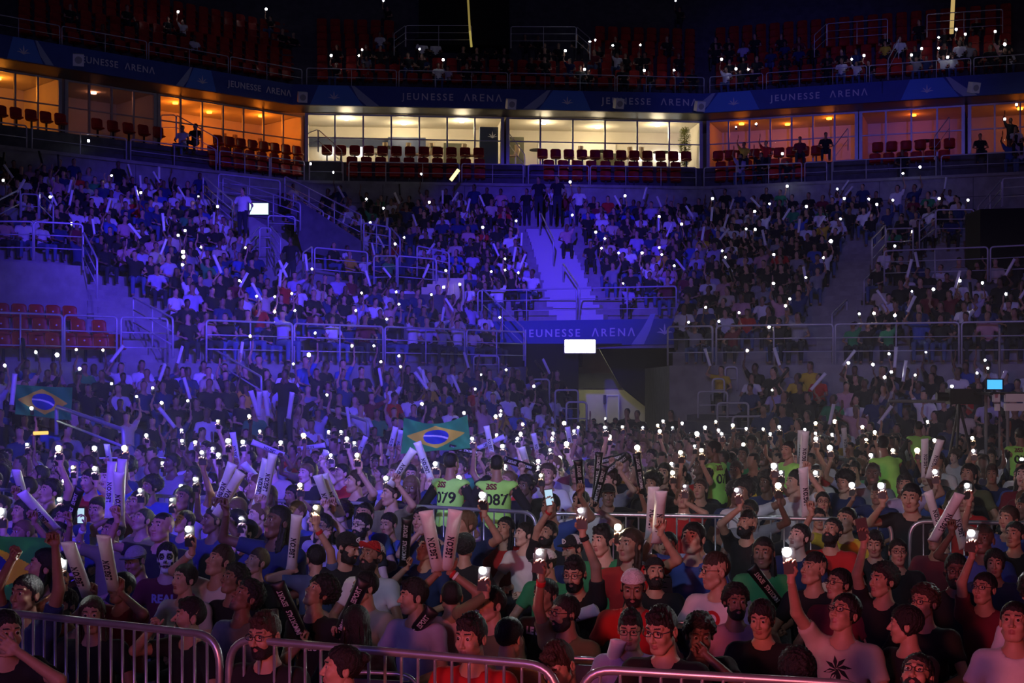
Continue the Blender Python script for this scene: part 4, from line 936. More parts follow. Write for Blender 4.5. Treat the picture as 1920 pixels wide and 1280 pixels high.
l = bpy.data.lights.new('tunnel lamp', 'AREA'); l.energy = 26; l.color = (1, .95, .55); l.size = 1.0; lo = bpy.data.objects.new('tunnel lamp', l); COL.objects.link(lo); lo.location = (3.0, 48.9, 3.4); lo.rotation_euler = (-.35, 0, 0)
# stair aisles: small steps of lighter concrete
AISLE = {}
def aisle(s, pxs, wid, k0, k1, name):
    """pxs(k) -> centre column of the aisle at tier k"""
    m = MB()
    for k in range(k0, k1):
        A = row(k); B = row(k+1); a = on_seg(A, s, seg_t(A, s, pxs(k))); b = on_seg(B, s, seg_t(B, s, pxs(k+1))); d = A[s+1]-A[s]; d = d/np.linalg.norm(d)
        n = nrm(A[s], A[s+1]); dep = np.dot(b-a, n); w_ = d*wid/2
        for j, (f, hz) in enumerate(((.0, .0), (.5, .5))):
            c = a+n*dep*f; z0 = rz_(k)+DZ*hz; th = DZ*.5
            if j == 0: m.slab([v3(c-w_-n*.02, z0-.2), v3(c+w_-n*.02, z0-.2), v3(c+w_+n*dep*.55, z0-.2), v3(c-w_+n*dep*.55, z0-.2)][::-1], (0, 0, 1), .205)
            else: m.slab([v3(c-w_, z0-.2), v3(c+w_, z0-.2), v3(c+w_+n*dep*.5, z0-.2), v3(c-w_+n*dep*.5, z0-.2)][::-1], (0, 0, 1), .205)
        AISLE[(s, k)] = AISLE.get((s, k), [])+[(a, wid/2+.15)]
    struct(m, name, mat('stair concrete', (.52, .51, .52), .8, bump=.2, bscale=50) if s == 1 else CONC)
aisle(1, lambda k: 1078-(k-4)*4.8, 1.55, 4, 16, 'floor_centre_stairs')
aisle(0, lambda k: 275-k*14, 1.1, 0, 6, 'floor_left_stairs')
aisle(2, lambda k: 1545+k*7.5, .85, 0, 16, 'floor_right_stairs')
# crowd-control barriers
def barrier(A, B, label, grp, sp=.088, h=1.1, r=.021, feet=True):
    A, B = Vector(A), Vector(B); e = empty('crowd_barrier', A); tag(e, label, 'barrier', grp); b = B-A; up = Vector((0, 0, 1)); L = b.length; u = b.normalized()
    MB().tube(arc_pts([up*.12, up*h, b+up*h, b+up*.12], .16, 7), r, 10).build('frame', STEEL, e, smooth=True)
    MB().tube([u*.02+up*.2, b-u*.02+up*.2], r*.8, 8).build('bottom_rail', STEEL, e, smooth=True)
    n = int(L/sp)-1
    for i in range(1, n+1):
        t = i/(n+1); z1 = h-.005
        q = min(t, 1-t)*L
        if q < .16: z1 = h-.16+math.sqrt(max(0, .16**2-(.16-q)**2))
        MB().tube([b*t+up*.2, b*t+up*z1], .0085, 6).build('upright', STEEL, e, smooth=True)
    if feet:
        nv = u.cross(up)
        for t in (.12, .88): MB().tube([b*t+up*.2, b*t+up*.03+nv*.08, b*t+nv*.30+up*.015], r*.8, 6).tube([b*t+up*.03+nv*.08, b*t-nv*.30+up*.015], r*.8, 6).build('foot', STEEL, e, smooth=True)
    return e
def bpt(px, ytop, h=1.1): d = (HC-h)*F/(ytop-HY); return Vector(((px-CXP)*d/F, d, 0))
barrier(bpt(-110, 1134), bpt(412, 1192), 'steel crowd barrier in front, leftmost panel before the kneeling dark shirts', 'front crowd barriers', .082)
e = barrier(bpt(430, 1196), bpt(1046, 1249), 'steel crowd barrier in front, middle panel before the red shirt', 'front crowd barriers')
MB().tube([Vector((-.10, .0, .80)), Vector((-.02, 0, .80))], .035, 8).build('coupling_hook', STEEL, e, smooth=True)
barrier(bpt(1088, 1253), bpt(1640, 1285), 'steel crowd barrier in front, right panel along the bottom edge', 'front crowd barriers')
MIDB = [(-60, 917), (160, 921), (166, 922), (415, 936), (422, 936), (700, 944), (706, 945), (1005, 961), (1010, 962), (1390, 969), (1396, 970), (1672, 975), (1706, 977), (1990, 982)]
for i in range(0, len(MIDB), 2): barrier(bpt(*MIDB[i]), bpt(*MIDB[i+1]), 'steel crowd barrier across the middle of the floor crowd, %s from the left' % ORD[i//2], 'middle crowd barriers', .12)
for i, (a, b) in enumerate((((18, 867), (82, 865)), ((98, 863), (150, 861)), ((160, 859), (318, 857)), ((690, 858), (760, 858)))): barrier(bpt(*a), bpt(*b), 'thin far crowd barrier at the back of the floor, %s from the left' % ORD[i], 'far crowd barriers', .16, feet=False)
# small boxes: speakers, plant, glowing strips
def pbox(px, py, d, w_, h, dp, rz, mt, name, label, cat, grp=None):
    c = P(px, py, d); o = MB().box((-w_/2, -dp/2, -h/2), (w_/2, dp/2, h/2)).build(name, mt); o.location = c; o.rotation_euler = (.3, 0, rz); return tag(o, label, cat, grp)
for px_, py_, d_, t_ in ((147, 112, 50.7, 'beside the first letter of the leftmost lettering'), (567, 182, 59.0, 'at the left corner of the name band'), (1160, 194, 60.3, 'over the second lettering of the centre band'), (1312, 199, 60.6, 'at the right corner of the name band'), (1826, 164, 58.0, 'on the band above the far right suites'), (958, 195, 60.0, 'beside a tiny green lamp on the centre band')):
    o = pbox(px_, py_, d_, .38, .42, .32, .3, WHITE, 'loudspeaker', 'small pale loudspeaker %s' % t_, 'loudspeaker', 'loudspeakers on the name band'); MB().tube([(0, -.165, 0), (0, -.158, 0)], .13, 14).build('speaker_cone', mat('grey grille', (.3, .3, .32), .6), o); MB().tube([(0, .15, 0), (0, .38, -.05)], .03, 6).build('bracket', BLACK, o)
M5 = S5[0] @ Matrix.Translation((S5[1]*.93, .55, 0)) @ Matrix.Scale(.88, 4); pl = empty('potted_plant'); pl.matrix_world = M5; tag(pl, 'tall leafy potted plant at the right end of the cream suites', 'plant')
MB().tube([(0, 0, 0), (0, 0, .05), (0, 0, .34)], .2, 14, rs=[.14, .15, .2]).build('pot', BLACK, pl, smooth=True); MB().tube([(0, 0, .3), (.03, 0, 1.0), (0, .02, 1.9)], .025, 6).build('stem', mat('bark', (.1, .06, .03)), pl)
rr = random.Random(3); V = []; Q = []
for i in range(900):
    z = .45+1.9*rr.random(); rad = .26*math.sin(math.pi*min(1, (z-.3)/2.3))**.6*rr.random()**.5; a = rr.random()*6.28; c = Vector((rad*math.cos(a), rad*math.sin(a), z)); d1 = Vector((math.cos(a), math.sin(a), rr.uniform(-.6, .5))).normalized()*.16; d2 = d1.cross(Vector((0, 0, 1))).normalized()*.045
    b = len(V); V += [c, c+d1*.5+d2, c+d1, c+d1*.5-d2]; Q.append((b, b+1, b+2, b+3))
link('leaves', mesh_np('leaves', [tuple(v) for v in V], Q, mat('plant leaf', (.30, .32, .06), .5, var=.4, vscale=6), smooth=False), pl)
def lstrip(a, b, d, r, em, name, label, cat): o = MB().tube([P(a[0], a[1], d), P(b[0], b[1], d)], r, 8).build(name, em); return tag(o, label, cat)
lstrip((877, -10), (881, 58), 63.0, .045, emis('dim gold gleam', (1, .75, .2), .22), 'gleam_tube', 'dim golden vertical lamp tube by the black portal', 'lamp'); lstrip((881, 58), (884, 88), 63.0, .05, emis('dim gold gleam 2', (1, .8, .2), .35), 'gleam_tube', 'short brighter golden tube at the foot of the portal', 'lamp')  # light reflected on a pole, put in as glowing tubes
lstrip((1788, -20), (1784, 63), 58.5, .085, emis('gold gleam', (1, .68, .25), .5), 'gleam_tube', 'golden vertical lamp tube in the far right upper stand', 'lamp')  # edge catching light, put in as a glowing tube
lstrip((845, 338), (860, 318), 56.5, .07, emis('yellow glow stick', (1, .85, .35), 1.8), 'light_stick', 'glowing yellow stick tilted above the top row under the left cream suite', 'light stick'); lstrip((63, 812), (90, 811), 26, .032, emis('orange lamp', (1, .5, .12), 1.6), 'lamp_bar', 'short orange lit bar in the dark left of the flag', 'lamp')
MB_ = None
# camera position on the right
e = empty('camera_platform', P(1880, 830, 24)); e.location.z = 0; tag(e, 'raised camera desk of pale panels on metal legs at the right edge', 'desk')
zt = P(0, 738, 24).z; x0 = P(1856, 0, 24).x-e.location.x; x1 = P(1990, 0, 24).x-e.location.x; pm = mat('pale grey panel', (.85, .8, .85), .6)
for a, b, c, d_ in ((1862, 1873, 738, 753), (1884, 1990, 738, 753), (1866, 1873, 757, 770), (1884, 1990, 756, 770)):
    MB().box((P(a, 0, 24).x-e.location.x, -.05, P(0, d_, 24).z), (P(b, 0, 24).x-e.location.x, .05, P(0, c, 24).z)).build('panel', pm, e)
MB().box((x0, 0, zt-.02), (x1, 1.2, zt+.02)).build('desk_top', BLACK, e)
for x, y in ((x0+.3, 0), (x0+.9, 0), (x0+.3, 1.1), (x1, 1.1)): MB().tube([(x, y, 0), (x, y, zt)], .03, 8).build('leg', mat('dull grey metal', (.2, .2, .2), .6), e)
e = empty('camera_monitor', P(1865, 732, 23.7)); tag(e, 'small glowing blue monitor beside the headset operator', 'monitor')
MB().box((-.15, .0, .0), (.15, .04, .20)).build('casing', BLACK, e); MB().box((-.125, -.006, .025), (.125, 0, .18)).build('screen', emis('blue monitor', (.06, .38, 1), 1.6), e); MB().box((-.02, .0, -.06), (.02, .03, .0)).build('stand', BLACK, e)
e = empty('truss_pole', (P(1874, 0, 26).x, 26, 0)); tag(e, 'thin vertical metal pole behind the blue monitor', 'pole'); MB().tube([(0, 0, 0), (0, 0, P(0, 615, 26).z)], .022, 8).build('pole', mat('dull grey metal', (.2, .2, .2), .6), e)
e = empty('camera_rig', (P(1745, 0, 25).x, 25, 0)); tag(e, 'dark camera rig with a level bar and tripod right of centre', 'camera rig')
zz = P(0, 752, 25).z; MB().tube([(-.75, 0, zz), (.25, 0, zz)], .03, 8).build('bar', STEEL, e); MB().box((.3, -.15, zz-.05), (.85, .15, zz+.22)).build('camera_body', BLACK, e); MB().tube([(.3, 0, zz+.08), (.1, 0, zz+.08)], .08, 12).build('lens', BLACK, e)
for a in (0, 2.1, 4.2): MB().tube([(.5, 0, zz-.05), (.5+.5*math.cos(a), .5*math.sin(a), 0)], .025, 6).build('tripod_leg', BLACK, e)
# ============ people ============
PEOPLE = []      # (x, y, px, py, s) of every person placed, for clearances
def fwd(rz): return Vector((math.sin(rz), -math.cos(rz), 0))
def place_from_head(hx, hy, s):
    """seated or standing, size and distance that put a head of s pixels at (hx, hy)"""
    r = s/(hy-HY); best = None
    for st, Hh in ((False, 1.225), (True, 1.615)):
        sc = HC*r/(.25+Hh*r)
        if best is None or abs(sc-1) < abs(best[1]-1): best = (st, sc, Hh)
    st, sc, Hh = best; sc = min(1.14, max(.86, sc)); d = (HC-Hh*sc)*F/(hy-HY)
    return st, sc, d
def fperson(hx, hy, s, yaw, pitch, label, hair='short', hc='black', skin=1, shirt='black', R=None, L=None, by=None, stand=None, **o):
    """a person of the front crowd. R / L: ('ph', px, py, r, warm) lamp of a held phone at that spot, ('st', bx, by, tx, ty, kind) stick from base to tip, ('h', px, py, style) bare hand"""
    st, sc, d = place_from_head(hx, hy, s)
    if stand is not None and stand != st:
        st = stand; Hh = 1.615 if st else 1.225; sc = 1; d = (HC-Hh)*F/(hy-HY)
    away = abs(yaw) > 120
    if by is None and abs(yaw) > 95: by = yaw if away else yaw*.6
    by = math.radians(by if by is not None else max(-34, min(20, yaw*.5-6))); rz = by
    loc = Vector(((hx-CXP)*d/F, d, 0)); loc += -fwd(rz)*(-.03)
    inv = (Matrix.Translation(loc) @ Matrix.Rotation(rz, 4, 'Z') @ Matrix.Scale(sc, 4)).inverted()
    kw = {}; after = []
    for g, spec in (('R', R), ('L', L)):
        if spec is None: continue
        k = spec[0]; sg = -1 if g == 'R' else 1; dd = d-(.0 if away else .22)
        if k == 'ph':
            T = P(spec[1], spec[2], dd); W = T-Vector((0, 0, .165*sc)); kw[g] = tuple(inv @ W); kw[g.lower()+'h'] = 'phone'; kw[g+'dir'] = (0, 0, 1)
        elif k == 'sc':
            T = P(spec[1], spec[2], dd); W = T-Vector((0, 0, .10*sc)); kw[g] = tuple(inv @ W); kw[g.lower()+'h'] = 'phone'; kw[g+'dir'] = (0, 0, 1)
        elif k == 'st':
            B = P(spec[1], spec[2], dd); T = P(spec[3], spec[4], dd); v = T-B; Lr = v.length; lean = min(.30, math.sqrt(max(0, .52**2-Lr**2))); v.y = -lean*(1 if o.get('slean', 0) == 0 else -1); v.normalize()
            G_ = B+v*.09; side = v.cross(Vector((0, 1, 0))).normalized(); hd = Vector((0, 0, 1)) if abs(v.z) < .75 else Vector((-.25*sg, -.35, .9)); W = G_-Vector((0, 0, .085*sc))+Vector((0, .035, 0)); kw[g] = tuple(inv @ W); kw[g.lower()+'h'] = 'grip'; kw[g+'dir'] = tuple(inv.to_3x3() @ hd)
            after.append((g, 'st', B, v, spec[5]))
        else:
            T = P(spec[1], spec[2], spec[4] if len(spec) > 4 else dd); kw[g] = tuple(inv @ T); kw[g.lower()+'h'] = spec[3] if len(spec) > 3 else 'open'
        if k in ('ph', 'sc'): after.append((g, k, spec))
    pose = Pose(stand=st, hyaw=yaw-math.degrees(by), hpitch=pitch, hroll=o.pop('roll', 0), fat=o.pop('fat', 1.0), lean=math.radians(o.pop('lean', 4)), **kw)
    o.pop('slean', 0); plab = o.pop('plab', {}); 
    # keep the head where the picture has it
    hp = Matrix.Translation(loc) @ Matrix.Rotation(rz, 4, 'Z') @ Matrix.Scale(sc, 4) @ pose.HM.translation; c = pxy(hp); loc = loc+Vector(((hx-c[0])*hp[1]/F, 0, 0))
    ob = person(loc, rz, pose, label, 'people in the front floor crowd', skin=skin, hair=hair, hc=hc, shirt=shirt, sc=sc, res=o.pop('res', 1.0 if s > 44 else 1.25), **o)
    PEOPLE.append((loc.x, loc.y, hx, hy, s))
    for a in after:
        g = a[0]; sg = -1 if g == 'R' else 1
        if a[1] in ('ph', 'sc'):
            H_ = hold_matrix(ob, pose, sg); sp = a[2]; M = H_ @ Matrix.Translation((0, -.026, .108)); 
            # turn the lamp towards the stage
            t = M.translation; M = Matrix.Translation(t) @ Matrix.Rotation(math.radians(-12), 4, 'Z') @ Matrix.Rotation(math.radians(RND.uniform(-14, 14)), 4, 'Y')
            if a[1] == 'ph': phone(M, plab.get(g, 'lit phone torch held by the %s' % short_who(label)), sp[3], sp[4] if len(sp) > 4 else 0, 'phones held up with the torch on')
            else: phone(M @ Matrix.Rotation(math.radians(sp[3] if len(sp) > 3 else 0), 4, 'Z'), plab.get(g, 'dark-backed phone held by the %s' % short_who(label)), 0, screen=True)
        else:
            B, v, kind = a[2:]; z = v; x = Vector((0, 1, 0)).cross(z).normalized(); y = z.cross(x); M = Matrix((x, y, z)).transposed().to_4x4(); M.translation = B+z*.086
            stick(M, kind, plab.get(g, '%s cheering stick in the %s hand of the %s' % ('white' if kind == 'w' else 'black', 'right' if g == 'R' else 'left', short_who(label))), 'cheering sticks in the front crowd')
    return ob
def short_who(l):
    w = l.split(); return ' '.join(w[:7]).rstrip(',').replace('person ', 'person ')
FP = fperson
def dashes():
    m = MB(); r = random.Random(5)
    for i in range(9):
        for j in range(4):
            x, z, w_ = -.15+j*.08+r.uniform(-.02, .02), -.22+i*.045, r.uniform(.02, .035); m.add([(x-w_, z, 0), (x, z+.006, 0), (x+w_, z, 0), (x, z-.006, 0)], [(0, 1, 2, 3)])
    return m
def palm():
    m = MB(); K_ = 1.5
    for i in range(8):
        a = i*math.pi/4+.2; u = Vector((math.cos(a), math.sin(a), 0)); n = Vector((-u.y, u.x, 0)); m.add([n*.004*K_, (u*.03+n*.011)*K_, (u*.062-Vector((0, .008, 0)))*K_, (u*.03-n*.006)*K_], [(0, 1, 2, 3)])
    m.add([(-.004, 0, 0), (.004, 0, 0), (.008, -.09, 0), (-.006, -.09, 0)], [(0, 1, 2, 3)]); return m
# ---- the people the photograph shows clearly, front to back ----
FP(172, 1147, 68, 8, 0, 'person with long parted dark hair and black shirt behind the leftmost barrier', 'parted', 'brown', 1, hk=2)
FP(355, 1153, 66, -70, 8, 'person in black shirt, dark fade haircut, in left profile behind the barrier end', 'quiff', skin=1, R=('h', 268, 1180, 'point'), hk=1, beard=1, long=False)
FP(461, 1116, 66, -52, 32, 'person looking steeply up in a pale grey open jacket, curly dark hair', 'curly', skin=2, shirt='grey', long=True, hk=3)
FP(496, 1183, 84, -28, -4, 'person with glasses and black shirt behind the corner of the middle barrier', 'quiff', 'brown', 1, glasses=True, beard=1)
FP(412, 1050, 62, -50, 22, 'person in white shirt with short fair-brown hair looking up left', 'fade', 'brown', 1, 'white', hk=0, R=('ph', 354, 993, .022), bands=((-1, 'white', .88, .03),))
FP(438, 1084, 52, -48, 18, 'person with curly hair just below the one in the white shirt', 'curly', skin=2, shirt='black')
FP(482, 1052, 52, -52, 22, 'young person with brown hair and big ears in black shirt, left of the raised arm', 'fade', 'brown', 1, 'black')
FP(460, 997, 50, -62, 8, 'bearded person in dark blue shirt holding a lit phone before the eyes', 'short', skin=4, shirt='dark blue', beard=2, R=('ph', 453, 973, .012), lean=0)
FP(520, 1025, 47, -48, 26, 'balding person in purple polo shirt looking up left', 'crop', 'grey', 4, 'lavender')
FP(592, 1047, 50, 205, 0, 'person seen from behind raising a white stick and a red-banded wrist', 'short', skin=1, shirt='denim', L=('st', 546, 1070, 566, 962, 'w'), R=('ph', 588, 954, .018, 1), bands=((-1, 'red', .80, .03),))
FP(597, 1108, 64, -50, 34, 'person with big curly hair in black printed shirt looking steeply up', 'afro', skin=1, shirt='black', hk=2, R=('st', 572, 1203, 536, 1082, 'b'), L=('st', 632, 1196, 690, 1078, 'b'), print_=('text', 'ESPORTS', 'white', .05, 0, -.06))
FP(313, 1042, 58, 6, 4, 'person with black and white skull face paint and maroon shirt', 'short', skin=0, shirt='maroon', hk=2, face=mat('white face paint', (.66, .63, .58), .6, var=.1), paint=True, print_=('text', 'REAL', 'lavender', .09), plab={})
FP(345, 1083, 46, -40, 8, 'person in a white-collared jacket right of the skull face paint', 'short', skin=4, shirt='white', hk=2, L=None)
FP(345, 977, 45, -42, 18, 'person lit violet holding a phone below a blurred pale stick', 'short', skin=1, shirt='dark blue', R=('ph', 321, 938, .013), bands=((-1, 'black', .8),))
FP(123, 970, 50, -58, 10, 'person with glasses in left profile holding up a dark phone', 'short', skin=1, shirt='lavender', glasses=True, R=('sc', 146, 970, 180), bands=((-1, 'white', .88, .03),))
FP(248, 947, 40, -45, 16, 'person with dark hair above the bald person in the left crowd', 'short', skin=1, shirt='dark blue')
FP(268, 973, 47, -48, 20, 'bald person in dark shirt looking up left', 'crop', skin=1, shirt='olive')
FP(253, 1045, 54, -30, -12, 'person in a grey cap looking down, left of the skull face paint', 'crop', skin=2, shirt='black', capc=dict(col='grey'))
FP(180, 950, 40, -10, 6, 'person with glasses behind two white upright sticks', 'short', skin=1, shirt='blue', glasses=True)
FP(205, 987, 42, -8, 4, 'person holding two white upright sticks in both hands', 'short', skin=2, shirt='grey', R=('st', 204, 972, 210, 866, 'w'), L=('st', 224, 966, 232, 862, 'w'))
FP(40, 957, 46, -35, 8, 'person with long dark hair at the left edge behind the flag', 'long', skin=1, shirt='dark blue')
FP(107, 997, 45, -20, 0, 'dark haired person just above the green flag edge', 'short', skin=2, shirt='black')
FP(58, 990, 45, -20, 0, 'person in a dark cap above the green flag', 'crop', skin=2, shirt='grey', capc=dict(col='black'))
FP(48, 1110, 74, -25, 6, 'large dark silhouette of a person at the left edge holding the flag', 'short', skin=2, shirt='dark blue', R=('h', 8, 1050, 'fist'), L=('h', 92, 1010, 'fist'))
FP(118, 1132, 64, -30, 6, 'person holding the brightest phone torch near the left edge', 'short', skin=2, shirt='lavender', R=('ph', 107, 1058, .036), beard=1)
FP(12, 1180, 84, 40, 0, 'person cut by the left edge low behind the barrier', 'short', skin=1, shirt='black', L=('h', 40, 1225, 'open'))
FP(228, 1098, 62, -40, 8, 'person with bald head and dark red shirt right of the torch glare', 'crop', skin=2, shirt='maroon', R=('st', 166, 1120, 160, 1022, 'w'), L=('st', 214, 1108, 222, 1010, 'w'))
FP(640, 960, 46, -42, 14, 'young person with wavy hair in a blue shirt behind the bearded glasses wearer', 'curly', 'brown', 4, 'blue')
FP(678, 983, 48, -42, 6, 'bearded person with glasses and dark V-neck shirt, centre left', 'short', skin=4, shirt='black', beard=2, glasses=True)
FP(728, 980, 44, -32, -2, 'person in a blue shirt with a round pale emblem on the chest', 'short', skin=1, shirt='blue', print_=('ring', lambda: MB().tube([(.10*math.cos(a), .10*math.sin(a), 0) for a in [6.283*i/20 for i in range(20)]], .008, 5, closed=True).tube([(-.04, -.07, 0), (0, .05, 0), (.04, -.07, 0)], .008, 5), 'lavender', 1))
FP(790, 972, 48, -30, 4, 'person cupping the hands before the mouth in a dark shirt', 'short', skin=1, shirt='dark blue', R=('h', 776, 1002, 'phone'), L=('h', 800, 1002, 'phone'))
FP(697, 1040, 58, -40, 16, 'bearded person in white shirt and a mesh cap with a red front', 'short', skin=2, shirt='white', beard=2, capc=dict(col='red', back='white', up=.8), hk=1)
FP(653, 1020, 56, 62, -14, 'person in a black cap with a white flower badge facing right', 'short', skin=1, shirt='black', beard=2, capc=dict(col='black', logo=True))
FP(800, 1028, 50, -46, 20, 'young person with full hair and dark blue shirt looking up, beside a striped stick', 'curly', skin=1, shirt='dark blue', R=('st', 757, 1062, 768, 972, 'b'))
FP(605, 985, 48, -30, 6, 'person with curly long hair and glasses, hand over the mouth', 'long', skin=1, shirt='lavender', glasses=True, R=('h', 596, 1012, 'phone'))
FP(872, 1027, 50, 170, 0, 'person with dark curly hair seen from behind right of the white stick', 'curly', skin=1, shirt='black')
FP(846, 1120, 58, 190, 4, 'person from behind holding two white sticks apart overhead', 'crop', skin=2, shirt='pink', L=('st', 822, 1072, 806, 960, 'w'), R=('st', 838, 1070, 856, 958, 'w'), bands=((-1, 'red', .9), (-1, 'white', .8)))
FP(775, 1115, 66, -72, 2, 'young person in mauve shirt with clean left profile and dark hair', 'quiff', skin=1, shirt='lavender')
FP(683, 1098, 58, -60, 4, 'person in a pale olive shirt mostly hidden by a blurred stick', 'short', skin=1, shirt='beige')
FP(667, 1172, 72, 200, 0, 'person with long straight black hair seen from behind', 'long', skin=1, shirt='black')
FP(640, 1247, 88, -78, 4, 'person in left profile in front of the middle barrier at the bottom', 'bun', skin=1, shirt='black', hk=2)
FP(883, 1188, 86, -30, -2, 'young person in a bright red shirt with thick dark hair', 'quiff', skin=1, shirt='red', hk=2, hair_h=.005)
FP(947, 990, 46, -30, 14, 'person with long hair just under the guard numbered 087', 'long', skin=1, shirt='red')
FP(983, 1000, 46, -64, 8, 'person in profile with short hair left of the pair of caps', 'short', skin=4, shirt='white')
FP(1027, 998, 48, -38, 12, 'bearded person raising a dark phone, above the two mesh caps', 'short', skin=1, shirt='black', beard=2, R=('sc', 1034, 918, 180), bands=((-1, 'red', .86),))
FP(1088, 940, 46, -28, 6, 'person in a white shirt partly hidden by a raised fist with a torch', 'short', skin=1, shirt='white', L=('st', 1112, 952, 1130, 872, 'b'))
FP(1073, 1024, 52, -55, -10, 'person in a black cap with white badge and mesh back, upper of two', 'short', skin=1, shirt='dark blue', capc=dict(col='black', back='white', logo=True))
FP(1021, 1052, 54, -60, -10, 'person in a black cap with white badge and mesh back, lower of two', 'short', skin=1, shirt='green', capc=dict(col='black', back='white', logo=True))
FP(1077, 1070, 64, -22, -8, 'person with glasses and black shirt raising a long bare arm', 'quiff', skin=1, shirt='black', glasses=True, beard=1, L=('ph', 1081, 937, .018), bands=((1, 'black', .88, .03),), plab={'L': 'phone torch in the raised fist with a black watch'})
FP(1022, 1112, 56, -40, 0, 'person in a black shirt lettered LE SHOT', 'short', skin=2, shirt='black', print_=('text', 'LE SHOT', 'lavender', .07, 0, .06))
FP(922, 1130, 62, -64, 6, 'person in an olive brown jacket seen in left profile above the red shirt', 'fade', skin=1, shirt='olive', long=True, R=('ph', 899, 1072, .026), bands=((-1, 'red', .86, .03),))
FP(956, 1196, 60, 150, -6, 'person in an orange shirt with a round black emblem on the back', 'short', skin=1, shirt='orange', stand=False)
FP(1058, 1145, 68, -62, 0, 'person with glasses and buzz-cut, brown shirt, raising a white phone', 'short', skin=2, shirt='olive', glasses=True, beard=1, R=('ph', 998, 1011, .018), bands=((-1, 'red', .84, .035),), plab={'R': 'white phone with lit torch over a red wristband'})
FP(1047, 1228, 88, -35, -28, 'person with thick dark hair bowing the head at the bottom centre', 'quiff', 'brown', 1, 'dark blue', hair_h=.005)
FP(1187, 1093, 68, -8, -14, 'person in a white mesh cap worn backwards and a red shirt', 'crop', skin=2, shirt='red', capc=dict(col='white', backwards=True), beard=1)
FP(1228, 1070, 56, 5, 10, 'grinning bearded person in a black backwards cap', 'crop', skin=1, shirt='black', beard=2, capc=dict(col='black', backwards=True), hk=3)
FP(1182, 1172, 68, -12, -8, 'person with glasses and mauve shirt below the white backwards cap', 'quiff', skin=1, shirt='lavender', glasses=True, long=True)
FP(1240, 1172, 86, -38, -10, 'young person with glasses, thick dark hair and black shirt at the front', 'quiff', skin=1, shirt='black', glasses=True, hair_h=.005)
FP(1312, 1182, 76, -2, -8, 'dark-skinned young person with curly hair biting a hand at the front', 'curly', skin=3, shirt='black', L=('h', 1330, 1232, 'fist'))
FP(1380, 1124, 62, 4, 2, 'person with a moustache in a pale pink shirt facing forward', 'curly', skin=2, shirt='pink', beard=1)
FP(1428, 1152, 70, -24, -10, 'young person in black looking down left of the palm-tree shirt', 'bowl', skin=1, shirt='black')
FP(1341, 1066, 68, -76, -2, 'person with glasses and fade haircut in white shirt with red print', 'fade', 'brown', 1, 'white', glasses=True, hk=1, print_=('disc', lambda: MB().tube([(.045*math.cos(a), .045*math.sin(a), 0) for a in [6.283*i/16 for i in range(16)]], .014, 5, closed=True), 'red', 1))
FP(1252, 1020, 52, -28, 8, 'person with tied-back hair in a white shirt with dark dashes', 'bun', skin=1, shirt='pink', hk=1, print_=('dash', lambda: dashes(), 'black', 1))
FP(1305, 1002, 50, -22, -12, 'person with bowl-cut black hair in a lavender hooded jacket', 'bowl', skin=1, shirt='lavender', long=True)
FP(1401, 980, 50, -52, 14, 'bearded person in black with a pale towel, right of the raised elbow', 'fade', skin=1, shirt='black', beard=2, hk=1, R=('ph', 1383, 919, .018), bands=())
FP(1498, 1005, 52, -50, 18, 'person in dark shirt directly right of the dazzling torch', 'short', skin=4, shirt='dark blue')
FP(1526, 1064, 62, -62, 12, 'person in left profile with a dark fade above the palm-tree shirt', 'fade', skin=1, shirt='black', hk=1)
FP(1572, 1092, 60, -60, 10, 'person with glasses behind the shoulder of the palm-tree shirt', 'short', skin=1, shirt='maroon', glasses=True)
FP(1583, 1146, 76, -52, 20, 'person in a beige palm-tree shirt with glasses and a camera strap', 'short', skin=1, shirt='beige', glasses=True, hk=2, R=('ph', 1466, 1003, .030), print_=('palm', lambda: palm(), 'black', 1), plab={'R': 'dazzling white torch held by the palm-tree shirt person'})
FP(1560, 994, 52, -38, 24, 'person with a huge black beard looking up', 'short', skin=1, shirt='red', beard=2)
FP(1640, 1014, 48, -20, -10, 'person with dark hair looking down right of the huge beard', 'bowl', skin=1, shirt='black')
FP(1684, 1032, 48, -5, 4, 'person with glasses facing forward under the slanting bare arm', 'short', skin=1, shirt='black', glasses=True)
FP(1655, 1085, 64, -64, 6, 'person in left profile with curly hair and a raised arm lit green at the edge', 'curly', skin=1, shirt='black', R=('sc', 1612, 962, 0))
FP(1732, 1126, 66, -52, 6, 'person with curly hair and glasses in black, right of the palm-tree shirt', 'curly', 'brown', 1, 'black', glasses=True)
FP(1697, 1168, 72, -110, 0, 'person with smooth dark hair turned away beside the palm-tree shirt', 'bowl', skin=1, shirt='black')
FP(1793, 1064, 62, -14, -4, 'dark bearded person with glasses facing forward at the right', 'short', skin=3, shirt='black', beard=2, glasses=True)
FP(1719, 1262, 82, -30, 30, 'person with glasses looking straight up at the bottom right', 'short', skin=1, shirt='black', glasses=True, beard=1)
FP(1902, 1162, 76, -28, 12, 'person in a white striped shirt at the right edge', 'short', skin=1, shirt='white', hk=1)
FP(1845, 1100, 60, -48, 8, 'person with glasses in dark red shirt near the right edge', 'short', skin=1, shirt='maroon', glasses=True, R=('ph', 1822, 977, .026))
FP(1902, 1000, 50, -45, 8, 'person looking left at the right edge beside a lit phone', 'short', skin=1, shirt='black')
FP(1756, 1009, 44, -45, 14, 'smiling person between two barrier panels at the right', 'short', skin=2, shirt='maroon', hk=3)
FP(1543, 940, 40, -10, 8, 'person with glasses lit blue above the middle barrier', 'short', skin=1, shirt='grey', glasses=True)
FP(1535, 970, 38, 0, 2, 'person with only the eyes showing above the middle barrier', 'short', skin=1, shirt='black')
FP(1815, 940, 38, 0, 8, 'person between the long upright sticks at the right', 'crop', skin=1, shirt='grey')
